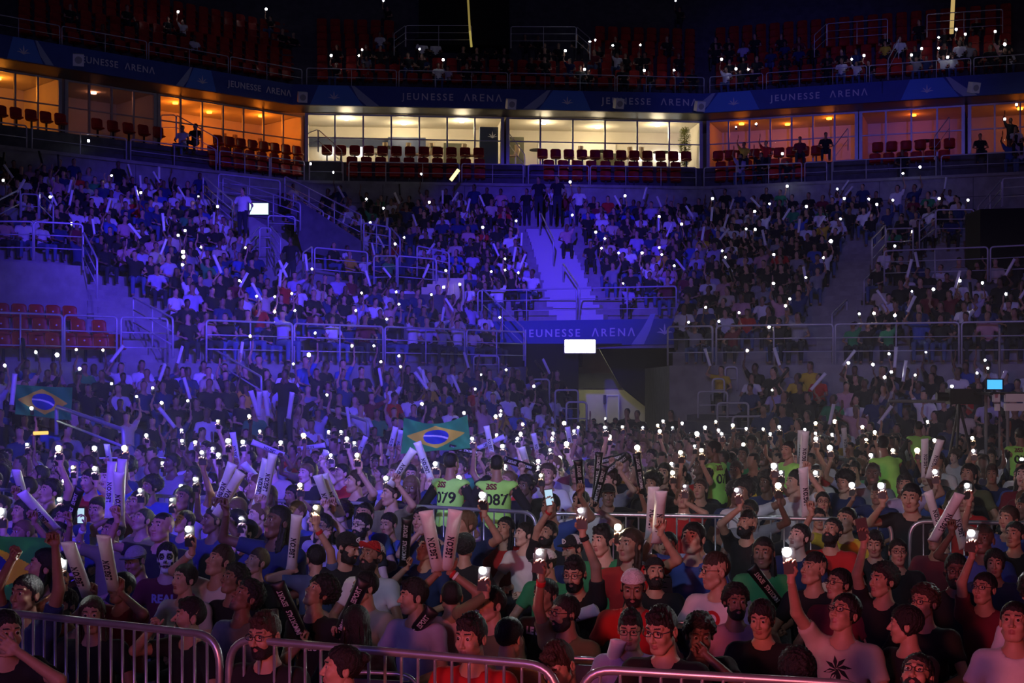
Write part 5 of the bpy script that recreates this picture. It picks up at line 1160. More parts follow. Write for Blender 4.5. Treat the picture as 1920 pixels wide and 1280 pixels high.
FP(1865, 1052, 52, -20, 0, 'dark haired person left of the glasses wearer at the right edge', 'bowl', skin=1, shirt='dark blue')
FP(1494, 1262, 84, 180, -10, 'top of a curly dark head at the bottom edge below the palm-tree shirt', 'curly', skin=1, shirt='black', hair_h=.005)
FP(1283, 935, 44, -20, 30, 'person wearing a light and dark headband looking up in red', 'curly', 'fair', 1, 'red', L=('ph', 1285, 912, .012))
FP(1140, 925, 42, 0, -4, 'person in a dark cap between two upright black sticks', 'crop', skin=2, shirt='black', capc=dict(col='black'), R=('st', 1117, 930, 1121, 848, 'b'), L=('st', 1205, 928, 1190, 850, 'b'))
# guards and standing figures
GBOX = []
def guard(hx, hy, s, yaw, num, label, by, **o):
    ob = FP(hx, hy, s, yaw, 0, label, hair='crop', skin=o.pop('skin', 2), shirt='hi-vis', stand=True, by=by, sleeve=.06, **o); so = [c for c in ob.children if c.name.startswith('shirt')][0]; so.name = 'hi_vis_vest'
    pz = LASTPOSE[0]; GBOX.append((hx, hy, s, ob.location.y))
    V, Q = surf(lambda Pq: np.maximum(smins([cap(Pq, pz.sh[g], pz.el[g], .064, .052) for g in (1, -1)]+[cap(Pq, pz.el[g], Vector(pz.el[g]).lerp(pz.wr[g], .85), .052, .04) for g in (1, -1)], .01), -pz.torso(Pq, .006)), *[a for a in pz.lo_hi(.14)], .017)
    link('sleeves', mesh_np('sleeves', V, Q, CLOTH['black']), ob)
    if num: shirt_print(ob, so, pz, 'text', num, 'black', .17, 0, -.06, True); shirt_print(ob, so, pz, 'text', 'BSS', 'maroon', .085, -.06, .085, True)
    return ob
LASTPOSE = [None]
_P0 = Pose.__init__
def _pi(s, *a, **k): _P0(s, *a, **k); LASTPOSE[0] = s
Pose.__init__ = _pi
guard(847, 868, 42, 150, '079', 'standing guard in lime vest 079 directly under the bright flag', 150)
guard(931, 872, 42, 190, '087', 'standing guard in lime vest 087 with a shield print, back turned', 178)
guard(1337, 842, 36, -100, '071', 'standing guard in lime vest numbered 071 turned left, right of centre', 235, skin=3)
guard(1478, 842, 36, -50, None, 'standing guard in lime vest facing left between raised arms', -70, skin=1)
guard(1655, 834, 26, 180, None, 'guard in lime vest bending over right of centre', 200, lean=30)
guard(1722, 800, 24, 185, None, 'guard in lime vest from behind beyond the raised sticks', 180)
guard(1912, 815, 30, 180, '078', 'guard in lime vest numbered 078 at the right edge', 180)
# ============ torches seen in the photograph (column, row, lit size 1-3, warm) ============
T_ = """334,22,2 499,17,2 621,104,2 679,93,1 673,104,1w 787,92,1 831,112,2 719,1,1 1060,95,2 1106,78,1 1116,75,1 1149,85,1 1201,84,1 1096,130,2 1208,132,2 1267,1,1 1353,111,2 1264,131,1 1380,129,2 1403,130,1 1597,111,1 1620,104,2 1709,103,2 1728,91,2 1760,70,1 1760,90,1 1793,55,2 1810,64,2 1777,107,2 1866,59,2 1884,83,3 1380,238,0 1418,232,1 1467,288,2 1906,196,2 1884,223,2
166,264,2 6,338,2 94,369,2 209,329,1 264,361,2 372,368,0 408,387,2 134,419,2 582,307,2 625,323,1 790,326,1 1069,341,2w 805,379,2w 687,373,1 719,390,1 694,417,1 1172,367,2 1073,403,1 968,414,1 905,426,2 1236,406,2 1278,420,2w 1476,349,2 1570,354,1 1336,372,2 1443,382,1 1415,396,2 1512,387,2 1583,372,2 1629,373,1 1644,383,2 1674,375,1 1576,410,1 1761,372,2 1815,375,2 1693,325,1 1725,313,2 1399,429,1 1416,430,2
347,432,2 334,441,2 377,463,1 343,472,3w 344,481,3w 342,496,2 460,464,1w 585,504,1w 449,526,1w 481,555,1 515,556,1 547,550,1 515,584,2w 553,582,1 469,630,2w 591,624,1 579,665,3 550,682,1 67,660,2 107,665,3 143,655,1w 193,656,1w 9,685,2 149,691,2 209,719,1 286,727,1 256,743,1 303,755,2w 352,751,1 59,765,2 613,740,1 758,445,1 741,457,2 836,507,1w 947,485,1 921,509,1 947,506,1 972,511,1 862,533,2w 832,538,2w 809,552,1 743,547,1 678,549,1w 748,570,1 667,582,1 725,598,1 937,595,1 660,648,2w 701,648,1 748,667,1w 714,678,1w 751,687,1w 902,702,0 949,693,1w 891,729,1w 1001,724,2 791,757,2w 870,774,2w 929,780,2w 939,770,1w 938,778,2 1117,435,2w 1134,447,1w 1128,465,1 1160,474,1 1204,474,2w 1236,464,1 1241,477,1w 1264,498,1 1168,531,0w
1558,452,3 1711,434,2w 1678,461,1 1354,470,1 1360,482,1 1451,477,2 1544,483,1 1511,520,1w 1450,531,2 1481,560,1w 1473,573,2w 1323,576,1w 1386,586,1w 1291,604,1 1348,602,1 1442,613,2w 1611,588,1 1639,587,2w 1678,591,2 1750,542,2 1800,526,2 1842,530,2 1886,551,2 1710,546,0 1401,657,2w 1591,680,2 1637,683,2 1667,663,1 1736,660,0 1847,675,1 1852,690,1 1832,699,1 1671,697,2 1659,707,2w 1716,703,1w 1785,724,2 1448,731,0w
408,789,1w 467,780,2w 487,808,1w 569,816,3w 274,816,2 340,806,1 616,809,1 639,809,1 650,822,2 980,795,2w 976,813,2w 970,822,1 931,815,1w 1058,793,3w 1135,784,0 1134,801,1 1167,800,1w 1142,819,3w 1084,801,1 1076,808,1 1037,812,1 1035,822,1 1205,801,0 1243,789,1 1233,797,1w 1237,808,2w 1261,801,0 885,822,1 770,807,1w 1279,793,1 1307,813,3 1322,801,2 1342,790,1w 1347,806,1 1353,813,1 1374,797,2w 1399,803,1 1431,804,1w 1444,813,1 1461,800,1 1509,805,1 1529,793,2w 1529,812,1 1530,822,2 1565,790,3w 1560,814,1 1617,800,2w 1640,810,2w 1624,824,1w 1739,790,1 1823,821,2w 1752,825,2w
341,826,1 366,829,2w 378,848,1 398,841,1 409,852,2 427,826,2 455,828,2 304,868,1 233,840,3w 177,840,3 177,878,2 136,876,1w 109,840,3w 105,855,1 50,833,1 365,898,1 339,911,1 434,914,1w 420,957,2w 0,958,3 262,919,1 110,936,1 119,901,1 526,829,2 664,830,1 669,853,2w 620,853,1 633,878,2w 562,909,2w 723,896,2 787,847,1 793,868,2 816,869,2 860,896,3 904,928,3 882,833,2 942,836,2 946,874,2 1062,832,3w 1049,859,3w 1070,865,2 1031,843,0 1009,864,2 1008,875,1 1014,891,1w 1158,988,3w 1195,839,3w 1259,869,1 1261,886,2w 1276,848,2w 1302,836,0 1315,844,2w 1394,833,2w 1451,873,3 1464,885,1 1459,910,3w 1529,886,2 1556,839,3 1597,909,3 1633,853,2 1652,910,3 1674,844,2w 1720,844,3w 1753,884,2 1825,845,1 1813,910,2 1916,861,2"""
TORCH = []
for t in T_.split():
    w_ = t.endswith('w'); a = t.rstrip('w').split(','); TORCH.append((int(a[0]), int(a[1]), int(a[2]), int(w_)))
# ============ templates for the crowd further back ============
TPL = {}
TP = [  # name, pose args, what is held
 ('upR', dict(R=(-.24, -.10, 1.50), rh='phone', Rdir=(0, 0, 1), hyaw=-30, hpitch=10), 'R'),
 ('upL', dict(L=(.22, -.12, 1.50), lh='phone', Ldir=(0, 0, 1), hyaw=-25, hpitch=14), 'L'),
 ('bentR', dict(R=(-.30, -.22, 1.36), rh='phone', Rdir=(0, 0, 1), hyaw=-18, hpitch=4), 'R'),
 ('bentL', dict(L=(.28, -.24, 1.34), lh='phone', Ldir=(0, 0, 1), hyaw=-35, hpitch=8), 'L'),
 ('stR', dict(R=(-.26, -.25, 1.30), rh='grip', Rdir=(-.1, -.2, 1), hyaw=-20, hpitch=12), 'R'),
 ('stL', dict(L=(.24, -.24, 1.34), lh='grip', Ldir=(.1, -.2, 1), hyaw=-32, hpitch=6), 'L'),
 ('lowR', dict(R=(-.22, -.34, 1.17), rh='phone', Rdir=(0, 0, 1), hyaw=-10, hpitch=-4), 'R'), ('lowL', dict(L=(.20, -.36, 1.20), lh='phone', Ldir=(0, 0, 1), hyaw=-28, hpitch=2), 'L'),
 ('rest1', dict(hyaw=-34, hpitch=12), None), ('rest2', dict(hyaw=-12, hpitch=2), None), ('rest3', dict(hyaw=-45, hpitch=20, lean=.1), None), ('rest4', dict(hyaw=12, hpitch=-6, lean=.12), None)]
def tpl(name):
    if name in TPL: return TPL[name]
    d = dict([(t[0], t[1]) for t in TP])[name]; i = [t[0] for t in TP].index(name); ps = Pose(**d)
    V, Q, mi = fine_body(ps, .022, .0068, i % 5, .0075); b = mesh_np('person', V, Q, face_mats(1, 'black'), mi)
    lo, hi = ps.lo_hi(.14); V, Q = surf(lambda Pq: ps.shirt(Pq), (lo[0], lo[1], ps.H-.1), (hi[0], hi[1], min(hi[2], ps.H+.95)), .024); s_ = mesh_np('shirt', V, Q, CLOTH['black'])
    V, Q = surf(ps.pants, (lo[0], lo[1], .08), (hi[0], hi[1], ps.H+.13), .034); t_ = mesh_np('trousers', V, Q, CLOTH['dark trouser'])
    TPL[name] = (ps, b, s_, t_); return TPL[name]
def hair_mesh(style, hc, h=.008):
    k = ('h', style, h, hc, False)
    if k not in HAIRS: HAIRS[k] = mesh_np('hair', *hair_data(style, h), HAIRM[hc])
    return HAIRS[k]
AUTO = []
SH_W = ['black']*9+['dark blue']*3+['blue', 'blue', 'white', 'white', 'lavender', 'grey', 'grey', 'maroon', 'red', 'pink', 'beige', 'olive', 'green', 'yellow']
HR_W = ['short']*6+['fade', 'fade', 'quiff', 'quiff', 'curly', 'curly', 'long', 'bowl', 'crop', 'bun', 'afro', 'long']
def aperson(name, loc, rz, sc, held=None, label=None):
    ps, b, s_, t_ = tpl(name); sk = RND.choice([0, 1, 1, 1, 2, 2, 3, 4]); sh = RND.choice(SH_W); hr = RND.choice(HR_W); hc = RND.choice(['black']*5+['brown', 'brown', 'fair'])
    o = link('person', b); o.location = loc; o.rotation_euler = (0, 0, rz); o.scale = (sc,)*3; slots(o, face_mats(sk, hc))
    c = link('shirt', s_, o); slots(c, [CLOTH[sh]]); link('trousers', t_, o); h = link('hair', hair_mesh(hr, hc), o, ps.HM)
    gl = RND.random() < .15
    if gl: k = 'glass_lo'; CAPP.setdefault(k, None); 
    c = pxy(Matrix.Translation(loc) @ Matrix.Rotation(rz, 4, 'Z') @ Matrix.Scale(sc, 4) @ ps.HM.translation); s = .25*sc*F/loc[1]
    PEOPLE.append((loc[0], loc[1], c[0], c[1], s))
    AUTO.append([o, c[0], c[1], sh, {'short': 'short hair', 'fade': 'a fade haircut', 'quiff': 'thick hair', 'curly': 'curly hair', 'long': 'long hair', 'bowl': 'bowl-cut hair', 'crop': 'cropped hair', 'bun': 'tied hair', 'afro': 'bushy hair'}[hr], held]); return o, ps
def hides(y, c, s):
    return sum(6 for gx, gy, gs, g_y in GBOX if y < g_y and abs(c[0]-gx) < gs*.9+s*.5 and gy-gs < c[1] < gy+gs*(2.6 if gs > 40 else 1.6))
def clear(x, y, c, s, md=.44, faces=True):
    if hides(y, c, s): return False
    for (a, b, px, py, s2) in PEOPLE:
        if (a-x)**2+((b-y)*.8)**2 < md*md: return False
        if faces and b > y and s2 > 34 and abs(px-c[0]) < .42*(s+s2) and abs(py-c[1]) < .40*(s+s2)+8: return False    # would hide a face behind it
    return True
def limit(x):
    """distance at which the lower stands begin"""
    a, b = (Lw[0], Lw[1]) if x < 1.2 else (V2(4.9, 38.05), V2(24, 30.7))
    if 1.2 <= x < 3.2: return 43.0
    n = nrm(a, b); a = a-n*5.8; b = b-n*5.8; return a[1]+(b[1]-a[1])*(x-a[0])/(b[0]-a[0])
PHONES = []
def put_phone(pt, size, warm, held=True):
    d = pt[1]; r = (.010, .0135, .018, .0245)[size]*(.75+d/23.0); r = min(r, .074)
    M = Matrix.Translation(pt-Vector((-.010, -.006, .050))) @ Matrix.Rotation(RND.uniform(-.5, .2), 4, 'Z'); PHONES.append((phone(M, 'x', r, warm), pxy(pt), warm, size))
FRONT = {(107, 1058)}
floor_t = [t for t in TORCH if t[1] >= 779]; stand_t = [t for t in TORCH if t[1] < 779]
def lamp_off(ps, g): return (ps.handm(-1 if g == 'R' else 1) @ (Matrix.Diagonal((-1, 1, 1, 1)) if g == 'L' else Matrix.Identity(4))) @ Vector((-.010, -.032, .158))
for (px, py, sz, wm) in sorted(floor_t, key=lambda t: -t[1]):
    best = None
    for tr in range(90):
        nm = RND.choice(['upR', 'upL', 'bentR', 'bentL', 'bentR', 'bentL'] if py < 850 else ['upR', 'upL', 'bentR', 'bentL', 'lowR', 'lowL']); ps = tpl(nm)[0]; g = nm[-1]; sc = RND.uniform(.93, 1.10); rz = math.radians(RND.uniform(-38, 0)); lo = lamp_off(ps, g)
        w_ = Matrix.Rotation(rz, 3, 'Z') @ (lo*sc); d = (HC-w_.z)*F/(py-HY); x = (px-CXP)*d/F; loc = Vector((x-w_.x, d-w_.y, 0))
        if d > 30: # too far for a seated reach: the far end of the floor, standing on the first tier
            k = max(0.0, HC-w_.z-(py-HY)*28/F); 
        if loc.y > limit(loc.x)+.3: continue
        hd = Matrix.Translation(loc) @ Matrix.Rotation(rz, 4, 'Z') @ Matrix.Scale(sc, 4) @ ps.HM.translation; c = pxy(hd); s = .25*sc*F/loc.y
        cost = 0; bod = 0
        for (a, b, qx, qy, s2) in PEOPLE:
            dd = math.hypot(a-loc.x, b-loc.y)
            if dd < .46: cost += (.46-dd)*8; bod = max(bod, .46-dd)
            if b > loc.y and s2 > 40 and abs(qx-c[0]) < .4*(s+s2) and abs(qy-c[1]) < .4*(s+s2): cost += 3
        if loc.y < 10.5 and py < 1000: cost += 4
        cost += hides(loc.y, c, s)
        if best is None or cost < best[0]: best = (cost, nm, loc, rz, sc, ps, g, bod)
        if cost == 0: break
    if best is None:
        d = 27; put_phone(P(px, py, d), sz, wm); continue
    cost, nm, loc, rz, sc, ps, g, bod = best
    ok = bod < .2 and cost < 7
    if ok: aperson(nm, loc, rz, sc, 'phone')
    t = Matrix.Translation(loc) @ Matrix.Rotation(rz, 4, 'Z') @ (lamp_off(ps, g)*sc); put_phone(t, sz, wm)
# ---- cheering sticks seen further back: base, tip, kind ----
ST = """213,955,223,885,w 440,862,436,810,w 404,938,436,868,w 414,940,452,884,w 478,933,500,860,w 490,932,512,850,w 524,852,472,828,w 560,842,610,834,w 608,940,595,890,w 622,938,606,888,w 742,893,776,842,w 806,900,782,828,w 922,850,912,798,w 893,842,946,818,w 900,850,842,838,b 978,872,944,860,b 1090,912,1084,862,b 1160,870,1180,852,b 1146,862,1172,854,b 1070,834,1064,800,w 1078,836,1082,804,w 986,866,978,838,w 1008,846,1000,812,w 1240,978,1240,920,w 1226,975,1226,912,w 1192,1046,1168,1002,w 1214,1044,1222,1004,w 1505,868,1502,806,w 1512,870,1510,808,w 1590,842,1582,802,w 1742,880,1734,822,w 1756,878,1764,824,w 1776,1008,1740,920,w 1784,980,1800,925,w 1816,1020,1786,936,w 1518,945,1506,876,w 28,916,30,880,w 60,962,40,922,w 122,965,150,915,b 198,862,200,832,w 470,890,456,868,w 604,858,612,846,w 672,848,686,818,w 730,840,742,800,w 745,838,752,806,w 1450,1112,1408,1062,b 775,1192,812,1142,b 1150,1258,1160,1200,w 1092,1160,1120,1142,w 476,762,470,732,w 482,762,486,734,w 497,762,497,732,w 22,758,28,700,w 100,720,96,690,w 540,770,548,735,w"""
STS = [(lambda a: (*map(int, a[:4]), a[4]))(t.split(',')) for t in ST.split()]
for bx, by_, tx, ty, kd in STS:
    best = None
    if by_ > 1000: d = 1.25*F/(by_-HY)+1.6
    elif by_ > 790:
        for tr in range(50):
            nm = RND.choice(['stR', 'stL']); ps = tpl(nm)[0]; g = -1 if nm == 'stR' else 1; sc = RND.uniform(.93, 1.08); rz = math.radians(RND.uniform(-38, 6)); gp = Matrix.Rotation(rz, 3, 'Z') @ (ps.grip(g)*sc)
            d = (HC-gp.z)*F/(by_-HY); d = min(d, 26.0); x = (bx-CXP)*d/F; loc = Vector((x-gp.x, d-gp.y, 0)); hd = Matrix.Translation(loc) @ Matrix.Rotation(rz, 4, 'Z') @ Matrix.Scale(sc, 4) @ ps.HM.translation; c = pxy(hd); s = .25*sc*F/loc.y; cost = 0
            for (a, b, qx, qy, s2) in PEOPLE:
                dd = math.hypot(a-loc.x, b-loc.y)
                if dd < .44: cost += (.44-dd)*8
                if b > loc.y and s2 > 40 and abs(qx-c[0]) < .4*(s+s2) and abs(qy-c[1]) < .4*(s+s2): cost += 1.5
            cost += hides(loc.y, c, s)
            if best is None or cost < best[0]: best = (cost, nm, loc, rz, sc, d)
            if cost == 0: break
        d = best[5]
        if best[0] < 3.4: aperson(best[1], best[2], best[3], best[4], 'stick')
    else: d = 24 if by_ > 740 else 33
    T_e = P(tx, ty, d); v = T_e-P(bx, by_, d); L = v.length; v.y = -min(.18, math.sqrt(max(0, .27-L*L))); v.normalize(); B = T_e-v*.535+v*.086; x = Vector((0, 1, 0)).cross(v).normalized(); y = v.cross(x)
    M = Matrix((x, y, v)).transposed().to_4x4(); M.translation = B; stk = stick(M, kd, 'x', n=14, letter=d < 24); stk['px'] = [float(bx), float((by_+ty)/2)]; STK.setdefault('all', []).append((stk, bx, (by_+ty)/2, kd))
# ---- fill the floor rows ----
c24, s24 = math.cos(math.radians(22)), math.sin(math.radians(22))
cand = []
for i in range(0, 46):
    for j in range(-40, 41):
        q = j*.60+(i % 2)*.3; r_ = 7.0+i*.90; x = q*c24+r_*s24*.0+RND.uniform(-.06, .06); y = r_-q*s24/c24*1.0+RND.uniform(-.06, .06); cand.append((x, y))
cand.sort(key=lambda p: p[1]); FAR = []
for x, y in cand:
    px = CXP+x*F/y
    if y < 6.9 or px < -60 or px > 1990 or y > limit(x): continue
    if y < 8.6 and px < 420: continue
    bar = 1.3*F/y+HY
    ln = np.interp(px, [-60, 415, 1005, 1990], [17.6, 16.0, 14.35, 13.25])
    if abs(y-ln) < .42: continue
    if y < np.interp(px, [-110, 412, 1046, 1640, 2100], [8.35, 7.35, 6.55, 6.14, 5.9])+.45: continue
    if 4.2 < x and 22.5 < y < 26.5 and px > 1690: continue
    s = .25*F/y; sc = RND.uniform(.92, 1.08); rz = math.radians(RND.uniform(-42, 2)); nm = RND.choice(['rest1', 'rest1', 'rest2', 'rest3', 'rest4'])
    c = (px, HY+(HC-1.225*sc)*F/y)
    if not clear(x, y, c, s, .46 if y < 24 else .40, y < 22): continue
    if len(PEOPLE) < 298: aperson(nm, Vector((x, y, 0)), rz, sc)
    else: FAR.append((x, y, 0, rz, sc, RND.random() < .12)); PEOPLE.append((x, y, *c, s))
for px, d, sc in ((1130, 0, 0),): pass
# ============ the seated mass further back, one uncountable body of people ============
def lod(ps, h, seed):
    def body(Pq):
        c = np.minimum(ps.body(Pq), ps.shirt(Pq)); c = np.minimum(c, ps.pants(Pq)); HMi = ps.HM.inverted(); X, Y, Z = Pq; a = np.array(HMi, f32)
        Q_ = tuple(a[i, 0]*X+a[i, 1]*Y+a[i, 2]*Z+a[i, 3] for i in range(3)); hd = smin(ell(Q_, (0, .014, .035), (.080, .10, .094)), ell(Q_, (0, -.03, -.04), (.062, .062, .078)), .03); c = np.minimum(c, hd)
        for g in (1, -1): c = np.minimum(c, cap(Pq, ps.wr[g], ps.wr[g]+ps.hd[g]*.13, .038, .03))
        return c
    lo, hi = ps.lo_hi(); lo = np.array(lo); lo[2] = max(lo[2], .05); V, Q = surf(body, lo, hi, h); C = V[Q].mean(1); n = len(Q); mi = np.zeros(n, np.int32); Pq = (C[:, 0], C[:, 1], C[:, 2])
    sh = ps.shirt(Pq); pt = ps.pants(Pq); bd = ps.body(Pq); mi[sh < bd-.002] = 2; mi[(pt < np.minimum(bd, sh)-.002)] = 3
    a = np.array(ps.HM.inverted(), f32); H_ = C @ a[:3, :3].T+a[:3, 3]; r = np.linalg.norm(H_-np.array((0, 0, .02)), axis=1); mi[(r < .17) & (H_[:, 1]*.95+H_[:, 2] > .004)] = 1; mi[(r < .17) & (H_[:, 1]*.95+H_[:, 2] <= .004) & (C[:, 2] > ps.H+.52)] = 0
    return V, Q, mi
LODS = {}
for nm in ('rest1', 'rest2', 'rest3', 'rest4', 'upR', 'upL', 'stR', 'stL'): LODS[nm] = lod(tpl(nm)[0], .042, 0)
LODS['stand'] = lod(Pose(stand=True, hyaw=-20, hpitch=5), .045, 1)
CM = [SKINS[1], SKINS[2], SKINS[3], HAIRM['black'], HAIRM['brown'], CLOTH['dark trouser'], CLOTH['denim']]+[CLOTH[c] for c in ('black', 'dark blue', 'blue', 'white', 'lavender', 'grey', 'maroon', 'red', 'pink', 'beige', 'green', 'yellow')]
cw = [.42, .14, .03, .17, .05, .07, .03, .02, .03, .03, .01, .01]; cw = np.cumsum(cw)/sum(cw)
MASS = []
def mass(x, y, z, rz, sc, nm, dark=False):
    V, Q, mi = LODS[nm]; M = Matrix.Translation((x, y, z)) @ Matrix.Rotation(rz, 4, 'Z') @ Matrix.Scale(sc, 4); t = np.array([RND.choice([0, 0, 1, 1, 2]), 3+(RND.random() < .2), 7+int(np.searchsorted(cw, RND.random())), 5+(RND.random() < .3)], np.int32)
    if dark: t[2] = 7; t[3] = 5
    MASS.append((xf(V, M), Q, t[mi]))
for x, y, z, rz, sc, up in FAR: mass(x, y, z, rz, sc, RND.choice(['upR', 'upL', 'stR', 'stL']) if up else RND.choice(['rest1', 'rest2', 'rest3', 'rest4']))
def stand_rows():
    """seat rows: (a, b, z, inward normal, kind)"""
    out = []
    for s in range(3):
        for k in range(0 if s != 1 else 4, NR+1):
            A = row(k); n = nrm(A[s], A[s+1]); out.append((A[s]+n*.55, A[s+1]+n*.55, rz_(k), n, s, k))
    for (s, k), (a, b, z) in LT.items():
        n = nrm(a, b); out.append((a+n*.45, b+n*.45, z, n, s+10, k))
    return out
ROWS = stand_rows(); GRID = {}
def blocked(px, s, k, t, p):
    if px < -30 or px > 1950: return True
    if (s, k) in AISLE and any(np.linalg.norm(p-a) < w_+.5 for a, w_ in AISLE[(s, k)]): return True
    if s == 0:
        if px < 168 and k >= 1 and k <= 7: return True
        if k <= 2 and px < 322: return True
        if k >= 13 and 395 < px < 528: return True
        if 5 <= k <= 13 and (430+(12-k)*9) < px < 560+(12-k)*14: return True
        if k in (5, 6, 7) and 560 < px < 850 and not k == 7: return True
        if k == 0 and px > 962: return True
    if s == 2:
        if 6 <= k <= 10 and px > 1650+(k-6)*16: return True
        if k >= 9 and px > 1800: return True
        if k == 0 and px < 1262: return True
    if s == 10 and px > 1050-(5-k)*2: return True
    if s == 12 and px < (1312 if k > 4 else 1395 if k > 2 else 1450): return True
    if s == 10 and px < 330 and False: return True
    return False
lampneed = []
for (px, py, sz, wm) in stand_t:
    best = None
    if py < 150: zz = None
    for (a, b, z, n, s, k) in ROWS:
        kx = (px-CXP)/F; den = (b[0]-a[0])-kx*(b[1]-a[1])
        if abs(den) < 1e-6: continue
        t = (kx*a[1]-a[0])/den
        if not 0 <= t <= 1: continue
        p = lerp(a, b, t); h = HC+(HY-py)*p[1]/F-z; 
        if best is None or abs(h-1.62) < abs(best[0]-1.62): best = (h, p, z, s, k, n, t)
    if 150 <= py <= 300 or py < 150 or best is None or abs(best[0]-1.62) > .8:
        if py < 150:       # upper stand
            bb = None
            for k in range(NU):
                ln = off(U, 2.6+.78*k+.4)
                for s in range(3):
                    t = seg_t(ln, s, px)
                    if 0 <= t <= 1:
                        p = on_seg(ln, s, t); h = HC+(HY-py)*p[1]/F-(15.05+.52*k)
                        if bb is None or abs(h-1.55) < abs(bb[0]-1.55): bb = (h, p, 15.05+.52*k)
            if bb: put_phone(P(px, py, bb[1][1]-.3), sz, wm); sc = min(1.1, max(.85, bb[0]/1.68)); mass(bb[1][0]+.2, bb[1][1], bb[2], -.3, sc, 'upR')
            continue
        ln = off(U, 1.6)
        for s in range(3):
            t = seg_t(ln, s, px)
            if 0 <= t <= 1:
                p = on_seg(ln, s, t); put_phone(P(px, py, p[1]-.3), sz, wm); h = HC+(HY-py)*p[1]/F-10.75
                if h > 1: mass(p[0]+.2, p[1], 10.75, -.3, min(1.15, h/1.68), 'upR')
        continue
    h, p, z, s, k, n, t = best; put_phone(P(px, py, p[1]-.30), sz, wm); nm = RND.choice(['upR', 'upL']); sc = min(1.14, max(.84, h/1.66)); g = 1 if nm == 'upR' else -1
    mass(p[0]+g*.20*sc, p[1], z, math.atan2(n[1], n[0])-math.pi/2, sc, nm); GRID.setdefault((s, k), []).append(np.array((p[0]+g*.2, p[1])))
for (a, b, z, n, s, k) in ROWS:
    L = np.linalg.norm(b-a); q = 0.2; rz0 = math.atan2(n[1], n[0])-math.pi/2; used = GRID.get((s, k), [])
    while q < L:
        p = lerp(a, b, q/L); px = CXP+p[0]*F/p[1]; q += RND.uniform(.50, .62)
        if blocked(px, s, k, q/L, p) or any(np.linalg.norm(p-u_) < .42 for u_ in used): continue
        if RND.random() < (.10 if s < 10 else .04): continue
        if s == 1 and k == NR and not 300 < px: continue
        nm = RND.choice(['rest1', 'rest1', 'rest2', 'rest2', 'rest3', 'rest4', 'rest3', 'upR', 'stR', 'stL']) ; nm = 'stand' if (k == NR and RND.random() < .35 and s < 10) else nm
        rr_, ss_ = rz0+RND.uniform(-.35, .25), RND.uniform(.9, 1.06); mass(p[0], p[1], z, rr_, ss_, nm)
        if nm in ('stR', 'stL') and len(STK['all']) < 260 and RND.random() < .85:
            ps_ = tpl(nm)[0]; M = Matrix.Translation((p[0], p[1], z)) @ Matrix.Rotation(rr_, 4, 'Z') @ Matrix.Scale(ss_, 4) @ Matrix.Translation(ps_.grip(-1 if nm == 'stR' else 1)) @ Matrix.Rotation(RND.uniform(-.7, .7), 4, 'Y') @ Matrix.Rotation(RND.uniform(-.5, .1), 4, 'X')
            kd_ = 'w' if RND.random() < .85 else 'b'; q_ = pxy(M @ Vector((0, 0, .2))); STK['all'].append((stick(M, kd_, 'x', n=10, letter=False), q_[0], q_[1], kd_))
for k in range(0, 5):      # scattered watchers in the upper stand, right half
    ln = off(U, 2.6+.78*k+.4)
    for s, a_, b_, pr in ((1, 700, 1310, .28), (2, 1330, 1900, .30), (0, 60, 560, .10), (1, 590, 700, .1)):
        ta, tb = seg_t(ln, s, a_), seg_t(ln, s, b_); L = np.linalg.norm(ln[s+1]-ln[s])*(tb-ta); n_ = int(L/.6)
        for i in range(n_):
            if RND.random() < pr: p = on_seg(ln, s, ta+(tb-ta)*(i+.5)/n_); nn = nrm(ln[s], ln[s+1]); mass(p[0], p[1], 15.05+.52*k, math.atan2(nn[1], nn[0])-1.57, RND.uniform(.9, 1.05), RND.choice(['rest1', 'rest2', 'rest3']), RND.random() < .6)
def at_terrace(px, o_, z, sc, nm, rzz=-.2): 
    ln = off(U, o_)
    for s in range(3):
        t = seg_t(ln, s, px)
        if 0 <= t <= 1: p = on_seg(ln, s, t); mass(p[0], p[1], z, rzz, sc, nm)
for px, o_, z, nm in ((342, 1.9, 11.3, 'rest2'), (366, 2.6, 11.6, 'rest1'), (1395, 2.0, 11.5, 'upR'), (1436, 2.0, 11.5, 'upR'), (1500, 2.0, 11.6, 'rest2'), (1548, 2.0, 11.7, 'rest4'), (1692, 1.6, 10.75, 'rest1'), (1838, 2.0, 11.3, 'rest2'), (1895, 2.2, 11.9, 'upR'), (1905, 1.9, 11.5, 'rest1')): at_terrace(px, o_, z, 1.0, nm)
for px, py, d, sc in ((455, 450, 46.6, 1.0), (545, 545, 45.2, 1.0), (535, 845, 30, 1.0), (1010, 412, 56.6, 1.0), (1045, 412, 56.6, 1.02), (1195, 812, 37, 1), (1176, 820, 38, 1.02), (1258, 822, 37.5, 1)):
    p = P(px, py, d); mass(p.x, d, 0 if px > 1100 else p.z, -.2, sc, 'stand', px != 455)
tag(link('crowd', mesh_np('crowd', *joinm(MASS)[:2], CM, joinm(MASS)[2])), 'hundreds of seated spectators filling the tiers and the far end of the floor', 'crowd', kind='stuff')
print('people', len(PEOPLE), 'auto', len(AUTO), 'mass', len(MASS), 'phones', len(PHONES))
